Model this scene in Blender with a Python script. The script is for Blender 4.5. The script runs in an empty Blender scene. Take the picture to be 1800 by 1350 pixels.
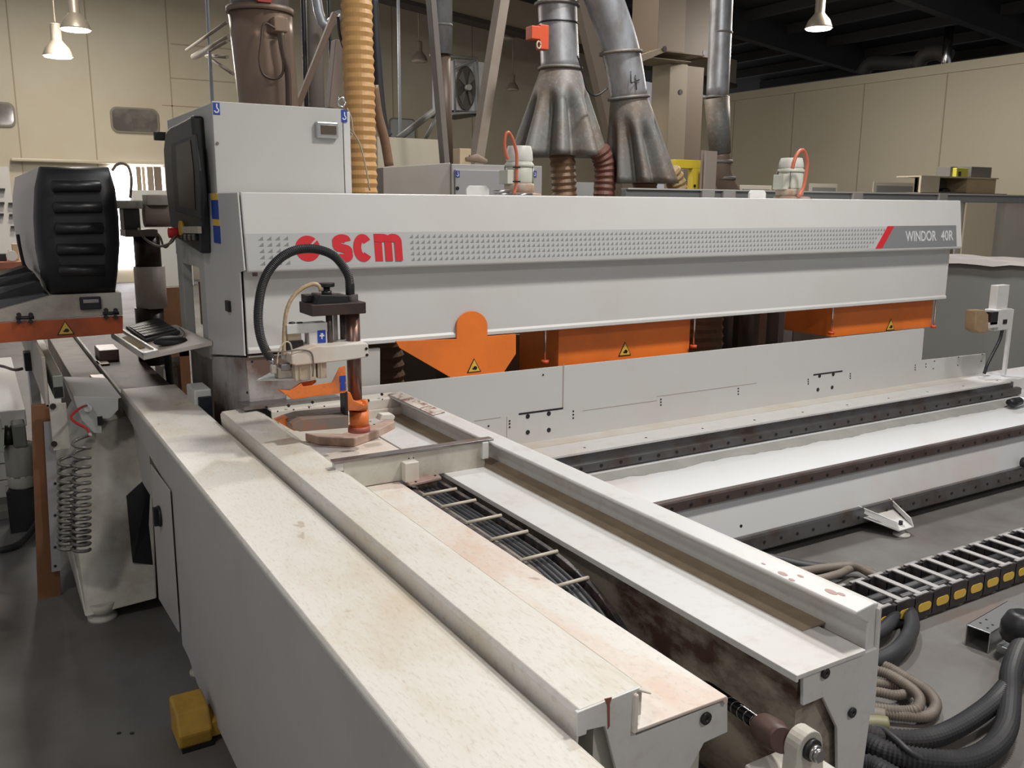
import bpy, bmesh, math, random
from mathutils import Vector, Matrix
random.seed(7)
PI = math.pi
COL = bpy.context.scene.collection
# ------------------------------------------------------------------ camera frame (world: X along the gantry, Y along the beams, Z up)
F = 1563.0
CAM = Vector((0, 0, 1.65))
def _d(px, py): return Vector((px-900, -(py-675), -F)).normalized()
_y = _d(-55, 352); _x = _d(3560, 375); _x = (_x-_y*_x.dot(_y)).normalized(); _z = _x.cross(_y)
ROT = Matrix((_x, _y, _z))
def P(px, py, x=None, y=None, z=None):
    r = ROT @ _d(px, py)
    if x is not None: t = (x-CAM.x)/r.x
    elif y is not None: t = (y-CAM.y)/r.y
    else: t = (z-CAM.z)/r.z
    return CAM + r*t
def depth(p): return -(ROT.transposed() @ (Vector(p)-CAM)).z
def rp(n, p): return n*depth(p)/F          # size of n pixels at point p

# ------------------------------------------------------------------ materials
MATS = {}
def mat(name, col, rough=0.5, metal=0.0, dirt=None, amt=0.0, scale=3.0, lo=0.45, hi=0.7, bump=0.0, bscale=40, stretch=(1,1,1), spec=0.5, emit=None, estr=0, spots=None, samt=0.7, sscale=14, sth=0.08, alpha=None, coat=0, fine=None):
    if name in MATS: return MATS[name]
    m = bpy.data.materials.new(name); m.use_nodes = True
    nt = m.node_tree; b = nt.nodes['Principled BSDF']; L = nt.links.new
    c4 = (*col, 1)
    b.inputs['Base Color'].default_value = c4
    b.inputs['Roughness'].default_value = rough; b.inputs['Metallic'].default_value = metal
    b.inputs['Specular IOR Level'].default_value = spec
    if coat: b.inputs['Coat Weight'].default_value = coat
    if alpha is not None: b.inputs['Alpha'].default_value = alpha
    if emit: b.inputs['Emission Color'].default_value = (*emit, 1); b.inputs['Emission Strength'].default_value = estr
    tc = nt.nodes.new('ShaderNodeTexCoord'); mp = nt.nodes.new('ShaderNodeMapping'); mp.inputs['Scale'].default_value = stretch
    L(tc.outputs['Object'], mp.inputs['Vector']); cur = None
    if dirt:
        n = nt.nodes.new('ShaderNodeTexNoise'); n.inputs['Scale'].default_value = scale; n.inputs['Detail'].default_value = 8; n.inputs['Roughness'].default_value = .62
        L(mp.outputs[0], n.inputs['Vector'])
        r = nt.nodes.new('ShaderNodeMapRange'); r.inputs[1].default_value = lo; r.inputs[2].default_value = hi; r.inputs[3].default_value = 0; r.inputs[4].default_value = amt
        L(n.outputs['Fac'], r.inputs[0])
        mx = nt.nodes.new('ShaderNodeMix'); mx.data_type = 'RGBA'; mx.inputs[6].default_value = c4; mx.inputs[7].default_value = (*dirt, 1)
        L(r.outputs[0], mx.inputs[0]); cur = mx.outputs[2]
    if spots:
        v = nt.nodes.new('ShaderNodeTexNoise'); v.inputs['Scale'].default_value = sscale; v.inputs['Detail'].default_value = 3; v.inputs['Distortion'].default_value = .4
        L(mp.outputs[0], v.inputs['Vector'])
        r = nt.nodes.new('ShaderNodeMapRange'); r.inputs[1].default_value = .72-sth; r.inputs[2].default_value = .76-sth; r.inputs[3].default_value = 0; r.inputs[4].default_value = samt
        L(v.outputs['Fac'], r.inputs[0])
        mx = nt.nodes.new('ShaderNodeMix'); mx.data_type = 'RGBA'; mx.inputs[6].default_value = c4; mx.inputs[7].default_value = (*spots, 1)
        if cur: L(cur, mx.inputs[6])
        L(r.outputs[0], mx.inputs[0]); cur = mx.outputs[2]
    if fine:
        fc, fa, fs, fst = fine
        m2 = nt.nodes.new('ShaderNodeMapping'); m2.inputs['Scale'].default_value = fst; m2.inputs['Rotation'].default_value = (0, 0, .5); L(tc.outputs['Object'], m2.inputs['Vector'])
        v = nt.nodes.new('ShaderNodeTexNoise'); v.inputs['Scale'].default_value = fs; v.inputs['Detail'].default_value = 6; v.inputs['Roughness'].default_value = .7; L(m2.outputs[0], v.inputs['Vector'])
        r = nt.nodes.new('ShaderNodeMapRange'); r.inputs[1].default_value = .52; r.inputs[2].default_value = .72; r.inputs[3].default_value = 0; r.inputs[4].default_value = fa
        L(v.outputs['Fac'], r.inputs[0])
        mx = nt.nodes.new('ShaderNodeMix'); mx.data_type = 'RGBA'; mx.inputs[6].default_value = c4; mx.inputs[7].default_value = (*fc, 1)
        if cur: L(cur, mx.inputs[6])
        L(r.outputs[0], mx.inputs[0]); cur = mx.outputs[2]
    if cur: L(cur, b.inputs['Base Color'])
    if bump:
        n = nt.nodes.new('ShaderNodeTexNoise'); n.inputs['Scale'].default_value = bscale; n.inputs['Detail'].default_value = 5
        L(mp.outputs[0], n.inputs['Vector'])
        bp = nt.nodes.new('ShaderNodeBump'); bp.inputs['Strength'].default_value = bump; bp.inputs['Distance'].default_value = .01
        L(n.outputs['Fac'], bp.inputs['Height']); L(bp.outputs[0], b.inputs['Normal'])
    MATS[name] = m; return m
DUST = (.42,.31,.22); SAW = (.55,.47,.34)
paint = mat('machine_paint', (.60,.605,.585), .42, dirt=(.50,.46,.40), amt=.5, scale=2.2, bump=.03, bscale=120)
paint_beam = mat('worn_cream_paint', (.70,.68,.63), .46, dirt=(.60,.51,.39), amt=.85, scale=3.2, lo=.43, hi=.66, stretch=(1.6,.7,1), spots=(.40,.30,.20), samt=.55, sscale=13, sth=.012, bump=.05, bscale=60, fine=((.38,.31,.22), .45, 50, (3,.8,1)))
paint_pink = mat('pinkish_worn_paint', (.70,.67,.62), .46, dirt=(.64,.48,.38), amt=.85, scale=4, lo=.43, hi=.66, stretch=(1.6,.7,1), spots=(.36,.24,.18), samt=.6, sscale=15, sth=.012, bump=.05, bscale=60, fine=((.38,.29,.23), .38, 50, (1.5,1,1)))
paint_dusty = mat('red_dusted_paint', (.66,.62,.56), .55, dirt=(.56,.36,.26), amt=.6, scale=4, lo=.47, hi=.72, spots=(.38,.2,.15), samt=.6, sscale=16, sth=.0, bump=.05)
paint_clean = mat('white_paint', (.62,.62,.61), .38, dirt=(.55,.50,.44), amt=.5, scale=3, fine=((.40,.32,.26), .3, 22, (1,1,1)))
hoodp = mat('hood_paint', (.61,.61,.60), .36, dirt=(.56,.54,.50), amt=.5, scale=1.6)
paint_side = mat('grey_side_paint', (.50,.485,.465), .5, dirt=(.33,.31,.28), amt=.5, scale=1.3)
paint_grey = mat('light_grey_paint', (.50,.50,.47), .5, dirt=(.42,.38,.33), amt=.35, scale=2)
paint_olive = mat('dirty_cream_casting', (.55,.535,.47), .6, dirt=(.27,.23,.18), amt=.8, scale=4, lo=.42, hi=.66, bump=.08)
paint_stain = mat('brown_stained_paint', (.45,.43,.42), .6, dirt=(.13,.07,.05), amt=.95, scale=1.7, lo=.42, hi=.56)
rusty = mat('rusty_channel_wall', (.33,.29,.23), .65, dirt=(.075,.035,.025), amt=1, scale=9, lo=.46, hi=.62, stretch=(1,.5,1), spots=(.05,.02,.015), sscale=18, sth=.02)
orange = mat('orange_guard_paint', (.88,.21,.03), .42, dirt=(.50,.13,.03), amt=.45, scale=3, spots=(.35,.12,.05), samt=.4, sscale=9, sth=-.02)
orange_dull = mat('worn_orange_paint', (.78,.20,.04), .5, dirt=(.38,.13,.06), amt=.9, scale=14, lo=.45, hi=.65)
orange_dk = mat('dull_orange_paint', (.50,.10,.025), .5, dirt=(.22,.07,.035), amt=.8, scale=5)
black = mat('black_plastic', (.012,.012,.014), .42)
blackr = mat('black_rubber', (.018,.018,.021), .55)
dark = mat('dark_metal', (.045,.043,.045), .42, .6)
steel = mat('worn_steel', (.33,.32,.32), .33, .9, dirt=(.20,.12,.09), amt=.7, scale=9)
steel_dk = mat('rail_steel', (.19,.19,.195), .28, .75, dirt=(.12,.075,.055), amt=.8, scale=6)
steel_br = mat('brown_steel', (.13,.11,.105), .4, .6, dirt=(.17,.075,.055), amt=.9, scale=12)
chrome = mat('bright_steel', (.62,.62,.62), .2, 1)
galv = mat('galvanised_sheet', (.46,.47,.49), .4, .55, dirt=(.26,.24,.22), amt=.8, scale=7, lo=.4, hi=.65, stretch=(1,1,.5))
galv_dusty = mat('dusty_galvanised_sheet', (.21,.21,.195), .55, .2, dirt=(.20,.15,.11), amt=.9, scale=3, lo=.40, hi=.62, fine=((.40,.39,.37), .5, 26, (1,1,1)))
brown_duct = mat('brown_dusted_duct', (.21,.15,.11), .5, .25, dirt=(.28,.21,.16), amt=.7, scale=3, stretch=(1,1,.4))
wallm = mat('cream_wall_panel', (.56,.51,.40), .55, dirt=(.48,.37,.22), amt=.5, scale=.35, lo=.42, hi=.68)
wallw = mat('pale_wall_panel', (.55,.49,.365), .36, dirt=(.48,.41,.28), amt=.4, scale=.4)
seam = mat('panel_seam', (.38,.32,.22), .7)
darkroof = mat('dark_roof', (.018,.019,.022), .8, dirt=(.035,.035,.035), amt=.6, scale=.6)
beamtan = mat('tan_steelwork', (.17,.13,.095), .6, dirt=(.16,.12,.08), amt=.6, scale=2)
beamlt = mat('pale_steelwork', (.28,.23,.16), .6, dirt=(.26,.2,.13), amt=.5, scale=2)
concrete = mat('concrete_floor', (.155,.149,.142), .6, dirt=(.075,.063,.054), amt=.85, scale=1.1, lo=.42, hi=.66, spots=(.17,.115,.095), samt=.5, sscale=1.7, sth=.10, bump=.12, bscale=30)
hose_y = mat('amber_hose', (.62,.35,.13), .45, dirt=(.42,.23,.09), amt=.6, scale=4)
hose_b = mat('brown_hose', (.23,.13,.07), .5, dirt=(.12,.07,.04), amt=.7, scale=6)
hose_red = mat('red_brown_hose', (.16,.065,.045), .5)
hose_g = mat('grey_brown_conduit', (.20,.165,.135), .6, dirt=(.09,.07,.06), amt=.7, scale=9)
hose_k = mat('grey_black_conduit', (.03,.031,.036), .5, dirt=(.06,.055,.05), amt=.6, scale=6)
red = mat('red_print', (.62,.02,.03), .4)
grey_print = mat('grey_print', (.21,.215,.23), .5)
tri_print = mat('triangle_print', (.23,.235,.245), .5)
band_print = mat('band_print', (.47,.475,.475), .45)
silver_print = mat('silver_print', (.60,.61,.62), .4)
yellow = mat('yellow_sticker', (.72,.47,.07), .5)
yellow_d = mat('dirty_yellow', (.50,.29,.035), .55, dirt=(.26,.15,.05), amt=.9, scale=7)
yellow_f = mat('yellow_frame', (.74,.55,.04), .45)
blue = mat('blue_sticker', (.02,.06,.34), .45)
white_s = mat('white_print', (.75,.75,.75), .45)
wood = mat('brown_wood', (.21,.095,.04), .5, dirt=(.13,.06,.03), amt=.6, scale=5, stretch=(3,3,.4))
wood_lt = mat('pale_wood', (.50,.38,.24), .6, dirt=(.40,.28,.16), amt=.6, scale=3, stretch=(1,1,4))
wood_gr = mat('grey_timber', (.28,.225,.175), .65, dirt=(.19,.14,.10), amt=.6, scale=4)
alu = mat('aluminium', (.55,.56,.57), .35, .85)
motor_g = mat('green_grey_motor', (.50,.52,.45), .45, dirt=(.36,.3,.22), amt=.5, scale=5)
redcab = mat('orange_red_cable', (.50,.13,.07), .4)
redvalve = mat('orange_red_plastic', (.62,.09,.03), .45)
ivory = mat('ivory_tube', (.55,.46,.33), .45)
dustb = mat('dark_dusty_bed', (.075,.045,.04), .6, dirt=(.03,.022,.022), amt=.9, scale=6, spots=(.30,.24,.2), samt=.6, sscale=60, sth=.03)
screen = mat('dark_screen', (.006,.006,.008), .3, spec=.15)
glassy = mat('window_glass', (.10,.09,.075), .08, spec=.8, dirt=(.28,.25,.2), amt=.9, scale=1.5)
binm = mat('grey_box_paint', (.20,.20,.185), .6, dirt=(.17,.16,.14), amt=.5, scale=1)
plast = mat('clear_plastic_sheet', (.7,.66,.62), .3, alpha=.6)
lamp_emit = mat('lamp_glow', (1,1,1), .5, emit=(.93,.88,1.0), estr=14)
sky_emit = mat('daylight_opening', (1,1,1), .5, emit=(.93,.9,1.0), estr=7)
lamp_shell = mat('lamp_shell', (.42,.36,.28), .4, .4)
wallin = mat('white_wall', (.66,.64,.60), .6)

# ------------------------------------------------------------------ helpers
def B(): return bmesh.new()
def box(bm, x0, x1, y0, y1, z0, z1):
    vs = [bm.verts.new((x, y, z)) for x in (x0, x1) for y in (y0, y1) for z in (z0, z1)]
    for f in ((0,1,3,2),(4,6,7,5),(0,4,5,1),(2,3,7,6),(0,2,6,4),(1,5,7,3)): bm.faces.new([vs[i] for i in f])
    return bm
def quadbox(bm, q, thick):
    """slab from 4+ top corner points, extruded by a vector"""
    t = Vector(thick); a = [bm.verts.new(p) for p in q]; b = [bm.verts.new(Vector(p)+t) for p in q]; n = len(q)
    bm.faces.new(a); bm.faces.new(b[::-1])
    for i in range(n): bm.faces.new((a[i], a[(i+1)%n], b[(i+1)%n], b[i]))
    return bm
def prism(bm, prof, axis, a, b):
    """prof: 2-D points; axis 'x': (y,z); 'y': (x,z); 'z': (x,y)"""
    def mk(p, t):
        return {'x': (t, p[0], p[1]), 'y': (p[0], t, p[1]), 'z': (p[0], p[1], t)}[axis]
    A = [bm.verts.new(mk(p, a)) for p in prof]; Bv = [bm.verts.new(mk(p, b)) for p in prof]; n = len(prof)
    bm.faces.new(A); bm.faces.new(Bv[::-1])
    for i in range(n): bm.faces.new((A[i], A[(i+1)%n], Bv[(i+1)%n], Bv[i]))
    return bm
def ply(bm, pxs, y, d):
    """polygon seen at pixels on the plane y, given real depth d"""
    return prism(bm, [(P(*p, y=y).x, P(*p, y=y).z) for p in pxs], 'y', y, y+d)
def pbox(bm, a, b, c, d, y, dep):
    p, q = P(a, b, y=y), P(c, d, y=y)
    return box(bm, min(p.x, q.x), max(p.x, q.x), y, y+dep, min(p.z, q.z), max(p.z, q.z))
def spline(pts, n=8):
    pts = [Vector(p) for p in pts]; out = []
    for i in range(len(pts)-1):
        p0 = pts[i-1] if i else pts[0]*2-pts[1]; p1 = pts[i]; p2 = pts[i+1]; p3 = pts[i+2] if i+2 < len(pts) else pts[-1]*2-pts[-2]
        for k in range(n):
            t = k/n
            out.append(.5*((2*p1)+(p2-p0)*t+(2*p0-5*p1+4*p2-p3)*t*t+(3*p1-p0-3*p2+p3)*t**3))
    out.append(pts[-1]); return out
def tube(bm, pts, r, seg=10, cap=True):
    pts = [Vector(p) for p in pts]; n = len(pts); rr = r if isinstance(r, (list, tuple)) else [r]*n
    rings = []; up = Vector((0, 0, 1)); t0 = (pts[1]-pts[0]).normalized()
    if abs(t0.z) > .9: up = Vector((1, 0, 0))
    u = t0.cross(up).normalized()
    for i in range(n):
        t = (pts[min(i+1, n-1)]-pts[max(i-1, 0)]).normalized()
        u = (u-t*u.dot(t)).normalized(); v = t.cross(u)
        rings.append([bm.verts.new(pts[i]+(u*math.cos(2*PI*k/seg)+v*math.sin(2*PI*k/seg))*rr[i]) for k in range(seg)])
    for i in range(n-1):
        for k in range(seg):
            f = bm.faces.new((rings[i][k], rings[i][(k+1)%seg], rings[i+1][(k+1)%seg], rings[i+1][k])); f.smooth = True
    if cap: bm.faces.new(rings[0][::-1]); bm.faces.new(rings[-1])
    return bm
def resample(pts, step):
    pts = [Vector(p) for p in pts]; out = [pts[0]]; acc = 0
    for a, b in zip(pts, pts[1:]):
        L = (b-a).length; t = step-acc
        while t <= L: out.append(a+(b-a)*t/L); t += step
        acc = L-(t-step)
    return out
def corr(bm, pts, r, pitch, amp=.08, seg=14):
    """corrugated hose"""
    n0 = len(bm.faces)
    q = resample(spline(pts, 12), pitch/2)
    if len(q) < 3: q = spline(pts, 4)
    tube(bm, q, [r*(1+amp*(1 if i % 2 else -1)) for i in range(len(q))], seg)
    for f in bm.faces: f.smooth = False
    return bm
def cyl(bm, a, b, r0, r1=None, seg=20):
    f = tube(bm, [a, b], [r0, r0 if r1 is None else r1], seg)
    return f
def lathe(bm, c, prof, seg=28, flute=None):
    """prof: (r,z) rings round vertical axis at c; flute(i,theta)->factor"""
    c = Vector(c); rings = []
    for i, (r, z) in enumerate(prof):
        rings.append([bm.verts.new(c+Vector((r*math.cos(2*PI*k/seg)*(flute(i, 2*PI*k/seg) if flute else 1), r*math.sin(2*PI*k/seg)*(flute(i, 2*PI*k/seg) if flute else 1), z))) for k in range(seg)])
    for i in range(len(prof)-1):
        for k in range(seg):
            f = bm.faces.new((rings[i][k], rings[i][(k+1)%seg], rings[i+1][(k+1)%seg], rings[i+1][k])); f.smooth = True
    bm.faces.new(rings[0][::-1]); bm.faces.new(rings[-1]); return bm
def wloc(o):
    v = Vector((0, 0, 0))
    while o is not None: v += o.location; o = o.parent
    return v
def obj(name, bm, m, parent=None, label=None, bev=0.0, kind=None, smooth=False):
    bmesh.ops.recalc_face_normals(bm, faces=bm.faces)
    if parent is not None: bmesh.ops.translate(bm, verts=bm.verts, vec=-wloc(parent)); loc = Vector((0, 0, 0))
    else:
        xs = [v.co for v in bm.verts]; loc = Vector((sum(v.x for v in xs)/len(xs), sum(v.y for v in xs)/len(xs), min(v.z for v in xs)))
        bmesh.ops.translate(bm, verts=bm.verts, vec=-loc)
    me = bpy.data.meshes.new(name); bm.to_mesh(me); bm.free(); me.materials.append(m)
    if smooth:
        for p in me.polygons: p.use_smooth = True
    o = bpy.data.objects.new(name, me); COL.objects.link(o); o.location = loc; o.parent = parent
    if bev:
        md = o.modifiers.new('bevel', 'BEVEL'); md.width = bev; md.segments = 2; md.limit_method = 'ANGLE'; md.angle_limit = math.radians(40)
    if label: o['label'] = label
    if kind: o['kind'] = kind
    return o
def tag(o, label, cat, group=None, kind=None):
    o['label'] = label; o['category'] = cat; o['kind'] = 'thing'
    if group: o['group'] = group
    if kind: o['kind'] = kind
    return o
def thing(name, label, cat, loc=(0, 0, 0), group=None, kind=None):
    o = bpy.data.objects.new(name, None); COL.objects.link(o); o.location = loc; o.empty_display_size = .1
    return tag(o, label, cat, group, kind)
def struct(name, bm, m, parent=None, bev=0):
    o = obj(name, bm, m, parent, bev=bev)
    if parent is None: o['kind'] = 'structure'
    return o
def bolts(parent, pts, r, m=dark, d=(0, -.004, 0), name='bolt', seg=10):
    for p in pts:
        b = B(); cyl(b, p, Vector(p)+Vector(d), r, r, seg); obj(name, b, m, parent)
def dots(bm, pts, r, d, seg=8):
    for p in pts: cyl(bm, p, Vector(p)+Vector(d), r, r, seg)
    return bm
def text_bm(s, size_w, size_h, place, thick=.0012, bold=0.0):
    """letters as a mesh; place(u,v) maps flat text units (0..size_w, 0..size_h) to world, second arg lift"""
    cu = bpy.data.curves.new('t', 'FONT'); cu.body = s; cu.size = 1; cu.offset = bold; cu.resolution_u = 6
    o = bpy.data.objects.new('t', cu); COL.objects.link(o); bpy.context.view_layer.update()
    me = bpy.data.meshes.new_from_object(o.evaluated_get(bpy.context.evaluated_depsgraph_get()))
    xs = [v.co.x for v in me.vertices]; ys = [v.co.y for v in me.vertices]
    x0, x1, y0, y1 = min(xs), max(xs), min(ys), max(ys)
    bm = B(); bm.from_mesh(me)
    for v in bm.verts:
        u = (v.co.x-x0)/(x1-x0)*size_w; w = (v.co.y-y0)/(y1-y0)*size_h; v.co = place(u, w)
    bpy.data.objects.remove(o); bpy.data.curves.remove(cu); bpy.data.meshes.remove(me)
    return bm

# ================================================================== THE SETTING
WY = 20.0; PX = 15.65
b = B(); box(b, -3, 26, -2.5, 22, -.05, 0); struct('floor', b, concrete)
b = B(); prism(b, [(-3, 0), (PX+.1, 0), (PX+.1, 5.5), (-3, 7.5)], 'y', WY, WY+.15); wb = struct('wall_back', b, wallm)
b = B()
for px in (25, 160, 300, 470, 690, 830, 985, 1090):
    p = P(px, 150, y=WY-.001); box(b, p.x-.012, p.x+.012, WY-.006, WY+.01, 0, 7.3-.106*p.x)
for py0, xa, xb in ((77, 300, 470), (137, 300, 470), (185, 285, 470)):
    a = P(xa, py0, y=WY-.001); c = P(xb, py0+8, y=WY-.001); box(b, a.x, c.x, WY-.006, WY+.01, a.z-.012, a.z+.012)
obj('seam', b, seam, wb)
pt = B(); box(pt, PX, PX+.12, 2, WY, 0, 4.2); pw = struct('wall_right', pt, wallw)
b = B(); box(b, PX-.04, PX+.16, 2, WY, 4.05, 4.22); obj('cap', b, wallw, pw, label='pale capping along the partition top')
b = B()
for yy in (3.4, 5.2, 7, 8.8, 10.6, 12.4, 14.2, 16, 17.8): box(b, PX-.006, PX+.01, yy-.012, yy+.012, 0, 4.05)
obj('seam', b, seam, pw)
b = B(); prism(b, [(-3, 7.49), (26, 4.42), (26, 4.5), (-3, 7.57)], 'y', -2.5, 22); rf = struct('ceiling', b, darkroof)
for i, yy in enumerate((14.5, 10.5)):
    b = B(); prism(b, [(-3, 7.44-.5), (26, 4.38-.5), (26, 4.42), (-3, 7.48)], 'y', yy, yy+.2)
    struct('beam_%d' % (i+2), b, darkroof)
b = B(); prism(b, [(-3,6.42),(PX,4.42),(PX,4.95),(-3,6.95)], 'y', 16.0, 16.25); struct('beam_1', b, beamlt)
b = B(); prism(b, [(-3,6.34),(PX,4.34),(PX,4.42),(-3,6.42)], 'y', 15.95, 16.35); struct('trim_4', b, mat('dark_gutter', (.04,.032,.025), .7))
b = B()
for k in range(9): xx = 13+k*1.3; box(b, xx, xx+.12, 3, 19, 7.17-.106*xx-.22, 7.17-.106*xx-.02)
struct('trim_1', b, mat('purlin_grey', (.026,.025,.024), .7))
# windows in the back wall
def rrect(cx, cz, w, h, r, n=6):
    out = []
    for (sx, sz, a0) in ((1, 1, 0), (-1, 1, 90), (-1, -1, 180), (1, -1, 270)):
        for k in range(n+1):
            a = math.radians(a0+90*k/n); out.append((cx+sx*(w/2-r)+r*math.cos(a), cz+sz*(h/2-r)+r*math.sin(a)))
    return out
def window(n, px0, py0, px1, py1):
    a = P(px0, py0, y=WY); c = P(px1, py1, y=WY); cx, cz, w, h = (a.x+c.x)/2, (a.z+c.z)/2, abs(c.x-a.x), abs(a.z-c.z)
    b = B(); prism(b, rrect(cx, cz, w, h, .13), 'y', WY-.05, WY+.02); f = struct('window_%d' % n, b, mat('window_gasket', (.22,.19,.15), .5))
    b = B(); prism(b, rrect(cx, cz, w-.07, h-.07, .1), 'y', WY-.06, WY+.02); obj('pane', b, glassy, f)
window(1, -60, 176, 29, 224); window(2, 192, 187, 280, 236); 
a = P(683, 207, y=WY); c = P(730, 290, y=WY)
b = B(); prism(b, rrect((a.x+c.x)/2, (a.z+c.z)/2, c.x-a.x, a.z-c.z, .1), 'y', WY-.05, WY+.02); f = struct('window_3', b, mat('window_gasket', (.2,.2,.2), .5))
b = B(); prism(b, rrect((a.x+c.x)/2, (a.z+c.z)/2, c.x-a.x-.06, a.z-c.z-.06, .08), 'y', WY-.06, WY+.02); obj('pane', b, mat('pale_pane', (.42,.43,.42), .3), f)
# sliding door rail and the daylight opening beside it
b = B(); pbox(b, 19, 277, 330, 291, WY-.25, .22); rl = struct('trim_2', b, wallw, bev=.02)
b = B(); pbox(b, 190, 292, 300, 470, WY-.04, .03); struct('window_4', b, sky_emit)
b = B(); pbox(b, -30, 292, 43, 560, WY-.06, .05); struct('door_1', b, wallin)
b = B(); a = P(232,334,y=WY-1.3); c = P(330,334,y=WY-1.3); box(b, a.x, c.x, WY-1.3, WY-1, 0, a.z); tag(obj('counter', b, paint_grey), 'grey counter block below the leaning boards by the bright opening', 'counter')
for i, (x0, x1, m, lb) in enumerate(((239, 247, wood_lt, 'narrow brown board leaning at the left edge of the bright opening'), (249, 254, wood_lt, 'thin pale strip board leaning second in the doorway row'), (258, 269, wood_lt, 'wide tan board leaning in the middle of the doorway row'), (270, 283, wood_lt, 'wide brown board leaning rightmost next to the black console'))):
    yb_ = WY-.7-.05*i; a = P(x0,293,y=yb_); c = P(x1,293,y=yb_); b = B(); box(b, a.x, c.x, yb_, yb_+.04, 0, a.z); tag(obj('leaning_board', b, [beamlt, wood_lt, wood_gr, beamtan][i]), lb, 'board', 'boards leaning in the doorway')

# ================================================================== LAMPS
def pendant(px, py, y, d, label, power, tilt=0, lit=True):
    c = P(px, py, y=y)     # centre of the mouth
    t = thing('pendant_lamp', label, 'lamp', c, 'bell shaped pendant lamps')
    r = d/2
    b = B(); lathe(b, c, [(r, 0), (r*.97, r*.1), (r*.80, r*.55), (r*.42, r*1.0), (r*.36, r*1.1), (r*.36, r*2.1), (r*.30, r*2.2)], 24)
    sh = obj('shade', b, lamp_shell, t)
    b = B(); lathe(b, c, [(r*.2, -r*.02), (r*.9, -.015), (r*.9, .0), (r*.3, r*.05)], 20); obj('bulb', b, lamp_emit if lit else mat('lamp_glass_off', (.55,.5,.42), .25), t)
    top = 7.1-.106*c.x
    b = B(); tube(b, [c+Vector((0, 0, r*2.2)), (c.x, c.y, top)], .012 if c.y > 11 else .01, 6); obj('cord', b, lamp_shell, t)
    if lit:
        l = bpy.data.lights.new('lamp_light', 'POINT'); l.energy = power; l.color = (1, .93, .86); l.shadow_soft_size = r*.8
        o = bpy.data.objects.new('lamp_light', l); COL.objects.link(o); o.location = (0, 0, -.08); o.parent = t
    return t
pendant(133, 52, 14.2, .40, 'glowing bell pendant lamp nearest the top left corner, the higher of the left pair', 110)
pendant(102, 99, 14.8, .40, 'glowing bell pendant lamp hanging lower left of its neighbour in the left pair', 110)
pendant(737, 108, 18.2, .37, 'unlit dusty pendant lamp hanging between the amber hose and the fan heater', 0, lit=False)
pendant(892, 68, 17.5, .36, 'unlit pendant lamp half hidden behind the leaning timber brace', 0, lit=False)
pendant(901, 158, 18.6, .31, 'small unlit pendant lamp right of the fan heater, lowest one', 0, lit=False)
pendant(1439, 50, 9.3, .38, 'lit pendant lamp alone under the dark roof at the upper right', 120)

def area(name, loc, sx, sy, power, col=(1, .96, .9), target=None):
    l = bpy.data.lights.new(name, 'AREA'); l.shape = 'RECTANGLE'; l.size = sx; l.size_y = sy; l.energy = power; l.color = col
    o = bpy.data.objects.new(name, l); COL.objects.link(o); o.location = loc
    if target: o.rotation_euler = (Vector(target)-Vector(loc)).to_track_quat('-Z', 'Y').to_euler()
    return o
area('bay_or_fill_light', (3.1, 1.3, 4.7), .4, .4, 135)
area('bay_or_fill_light', (5.2, .9, 5.4), .45, .45, 75)
area('bay_or_fill_light', (1.6, -2.2, 4.6), .4, .4, 75)  # unseen fill added behind the camera to brighten the end plates
area('bay_or_fill_light', (-1.6, .9, 4.6), .5, .5, 42)  # unseen fill added at front left in place of ambient light
area('bay_or_fill_light', (4.8, 4.75, 5.6), .4, .4, 185, (.97,.98,1))
area('bay_or_fill_light', (1.5, 11.5, 6.0), 1.0, 1.0, 190, (1,.95,.86))
area('bay_or_fill_light', (7, 10, 5.4), 1.0, 1.0, 70, (1,.93,.82))
area('bay_or_fill_light', (1.5, 16.0, 5.6), 1.0, 1.0, 200, (1,.93,.8))
area('bay_or_fill_light', (11.5, 9, 4.9), 1.0, 1.0, 120, (1,.95,.88))
w = bpy.data.worlds.new('World'); bpy.context.scene.world = w; w.use_nodes = True
w.node_tree.nodes['Background'].inputs[0].default_value = (.97, .96, 1, 1); w.node_tree.nodes['Background'].inputs[1].default_value = .25
# ================================================================== INFEED BEAM (nearest, left)
t = thing('infeed_beam', 'nearest wide cream painted beam cover with a grey side panel down to the floor', 'machine beam', (.62, 3.0, 0))
b = B(); prism(b, [(.505,.812),(.512,.82),(.735,.82),(.743,.815),(.743,.79),(.738,.79),(.738,.808),(.505,.806)], 'y', .35, 4.27); obj('top_cover', b, paint_beam, t, bev=.004)
ye = P(300, 868, x=.505).y
b = B(); prism(b, [(4.27,.806),(4.27,.735),(P(297,862,x=.505).y,P(297,862,x=.505).z),(ye,P(300,868,x=.505).z),(P(323,1168,x=.505).y,.085),(P(323,1168,x=.505).y-.12,.085),(2.9,.05),(.35,.05),(.35,.806)], 'x', .505, .513); obj('side_panel', b, paint_side, t, bev=.002)
b = B(); box(b, .53, .72, .36, 4.26, .45, .80); obj('beam_core', b, paint_grey, t)
for yy in (3.06, 1.4):
    b = B(); c = (.545, yy, 0); lathe(b, c, [(.035,0),(.035,.012),(.014,.02),(.014,.09)], 20); obj('foot', b, paint_olive, t)
    b = B(); box(b, .55, .70, yy-.05, yy+.05, .09, .46); obj('leg', b, paint_side, t)

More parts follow.
